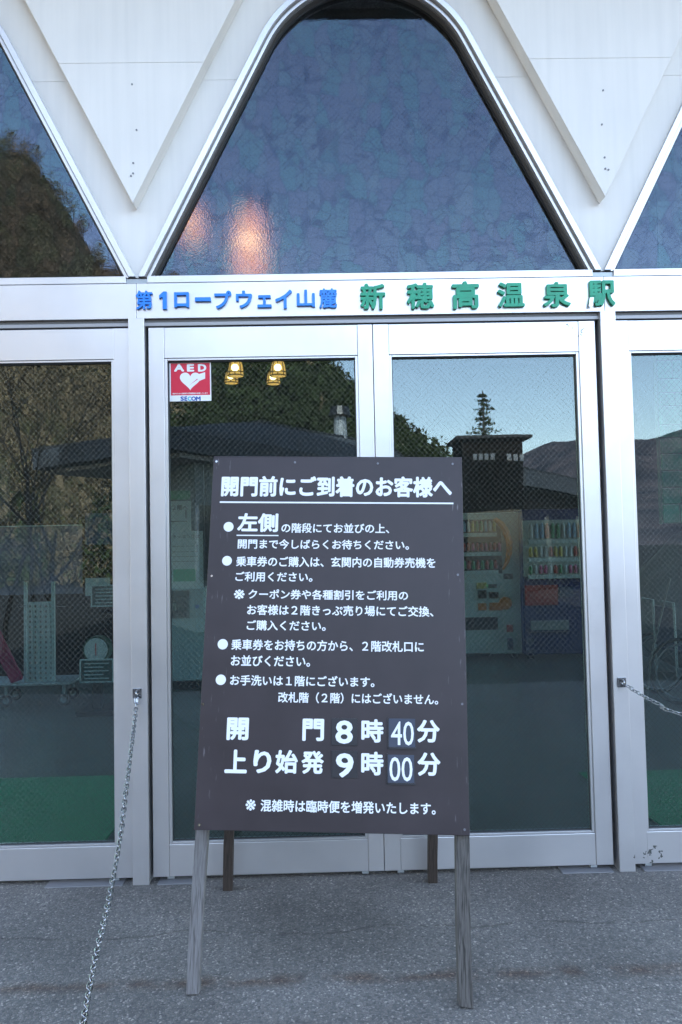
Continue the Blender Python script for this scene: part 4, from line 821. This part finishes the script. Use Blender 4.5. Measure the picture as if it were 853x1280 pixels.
for i in range(3): MB().box(sb0.x+.1+i*2.4, sb0.x+1.6+i*2.4, sb0.y+.001 if i == 0 else Dp.y-3, (sb0.y if i == 0 else Dp.y-3)+.04, .3, 2.4).build('window', M['winglass'], tb)

def conifer(px, base, top, Yv, label, w0):
    p = mir(at(px, base, Yv)); zt2 = at(px+2, top, Yv).z; r = thing('conifer_tree', label, 'tree', (p.x, p.y, 0)); H = zt2
    MB().tube([(p.x, p.y, 0), (p.x, p.y, H*.6), (p.x, p.y, H)], [.16, .1, .02], 8).build('trunk', M['bark'], r)
    V, Fc = [], []; rng = random.Random(px)
    for lv in range(22):
        t = lv/22; z = H*(.45+.55*t); L = w0*(1-t)**.8*rng.uniform(.55, 1.1)+.12
        for q in range(4):
            a = rng.uniform(0, 6.28)
            for s in range(7):
                f_ = (s+1)/7; cx2, cy2, cz2 = p.x+math.cos(a)*L*f_, p.y+math.sin(a)*L*f_, z+L*f_*.25-.1*f_
                for _ in range(3):
                    b = len(V); sz = .085
                    for _k in range(3): V.append((cx2+rng.uniform(-sz, sz), cy2+rng.uniform(-sz, sz), cz2+rng.uniform(-sz, sz)))
                    Fc.append((b, b+1, b+2))
    me = bpy.data.meshes.new('crown'); me.from_pydata(V, [], Fc); me.materials.append(M['leaf_gr']); link('crown', me, r)
conifer(607, 600, 487, 30, 'tall narrow conifer rising behind the sign tower in the third door', 1.0)
def broad(px, py, Yv, rad, label, mt='leaf_gr'):
    p = mir(at(px, py, Yv)); r = thing('round_tree', label, 'tree', (p.x, p.y, 0)); MB().tube([(p.x, p.y, 0), (p.x, p.y, p.z)], [.2, .08], 8).build('trunk', M['bark'], r)
    rng = random.Random(int(px)); V, Fc = [], []; cl = [(rng.gauss(0, .5), rng.gauss(0, .5), rng.gauss(0, .35)) for _ in range(26)]
    for c in cl:
        for _ in range(70):
            b = len(V); o_ = [c[i]*rad + rng.gauss(0, .17)*rad for i in range(3)]; s = .07*rad
            for _k in range(3): V.append((p.x+o_[0]+rng.uniform(-s, s), p.y+o_[1]+rng.uniform(-s, s), p.z+o_[2]*.8+rng.uniform(-s, s)))
            Fc.append((b, b+1, b+2))
    me = bpy.data.meshes.new('crown'); me.from_pydata(V, [], Fc); me.materials.append(M[mt]); link('crown', me, r)
broad(512, 567, 36, 1.5, 'dark round tree seen beside the board in the third door')
def bare(px, Yv, H, label, seed):
    p = mir(at(px, 700, Yv)); r = thing('bare_tree', label, 'tree', (p.x, p.y, 0), 'bare trees reflected in the left door'); rng = random.Random(seed); trunk = MB(); br_ = MB()
    def grow(a, d, L, rad, lv, mb):
        pts = [a]; dd2 = Vector(d)
        for s in range(5): dd2 = (dd2 + Vector((rng.uniform(-.16, .16), rng.uniform(-.16, .16), .05))).normalized(); pts.append(pts[-1]+dd2*L/5)
        mb.tube(pts, [rad*(1-.11*i) for i in range(6)], 6)
        if lv < 4:
            for q in range(3 if lv else 3):
                s = rng.choice((2, 3, 4, 5)); nd = (dd2 + Vector((rng.uniform(-1, 1), rng.uniform(-1, 1), rng.uniform(-.1, .5)))*.9).normalized(); grow(pts[s], nd, L*rng.uniform(.55, .8), rad*.5, lv+1, br_)
    grow(Vector((p.x, p.y, 0)), Vector((rng.uniform(-.15, .15), 0, 1)), H*.42, .042, 0, trunk); trunk.build('trunk', M['bark'], r); br_.build('branches', M['bark'], r)
bare(46, 11.0, 4.6, 'slender bare tree leftmost in the reflection of the left door', 3); bare(68, 12.0, 4.4, 'forked bare tree under the annex eave in the left door reflection', 11); bare(5, 12.5, 5.2, 'bare tree at the very edge of the left door reflection', 5)
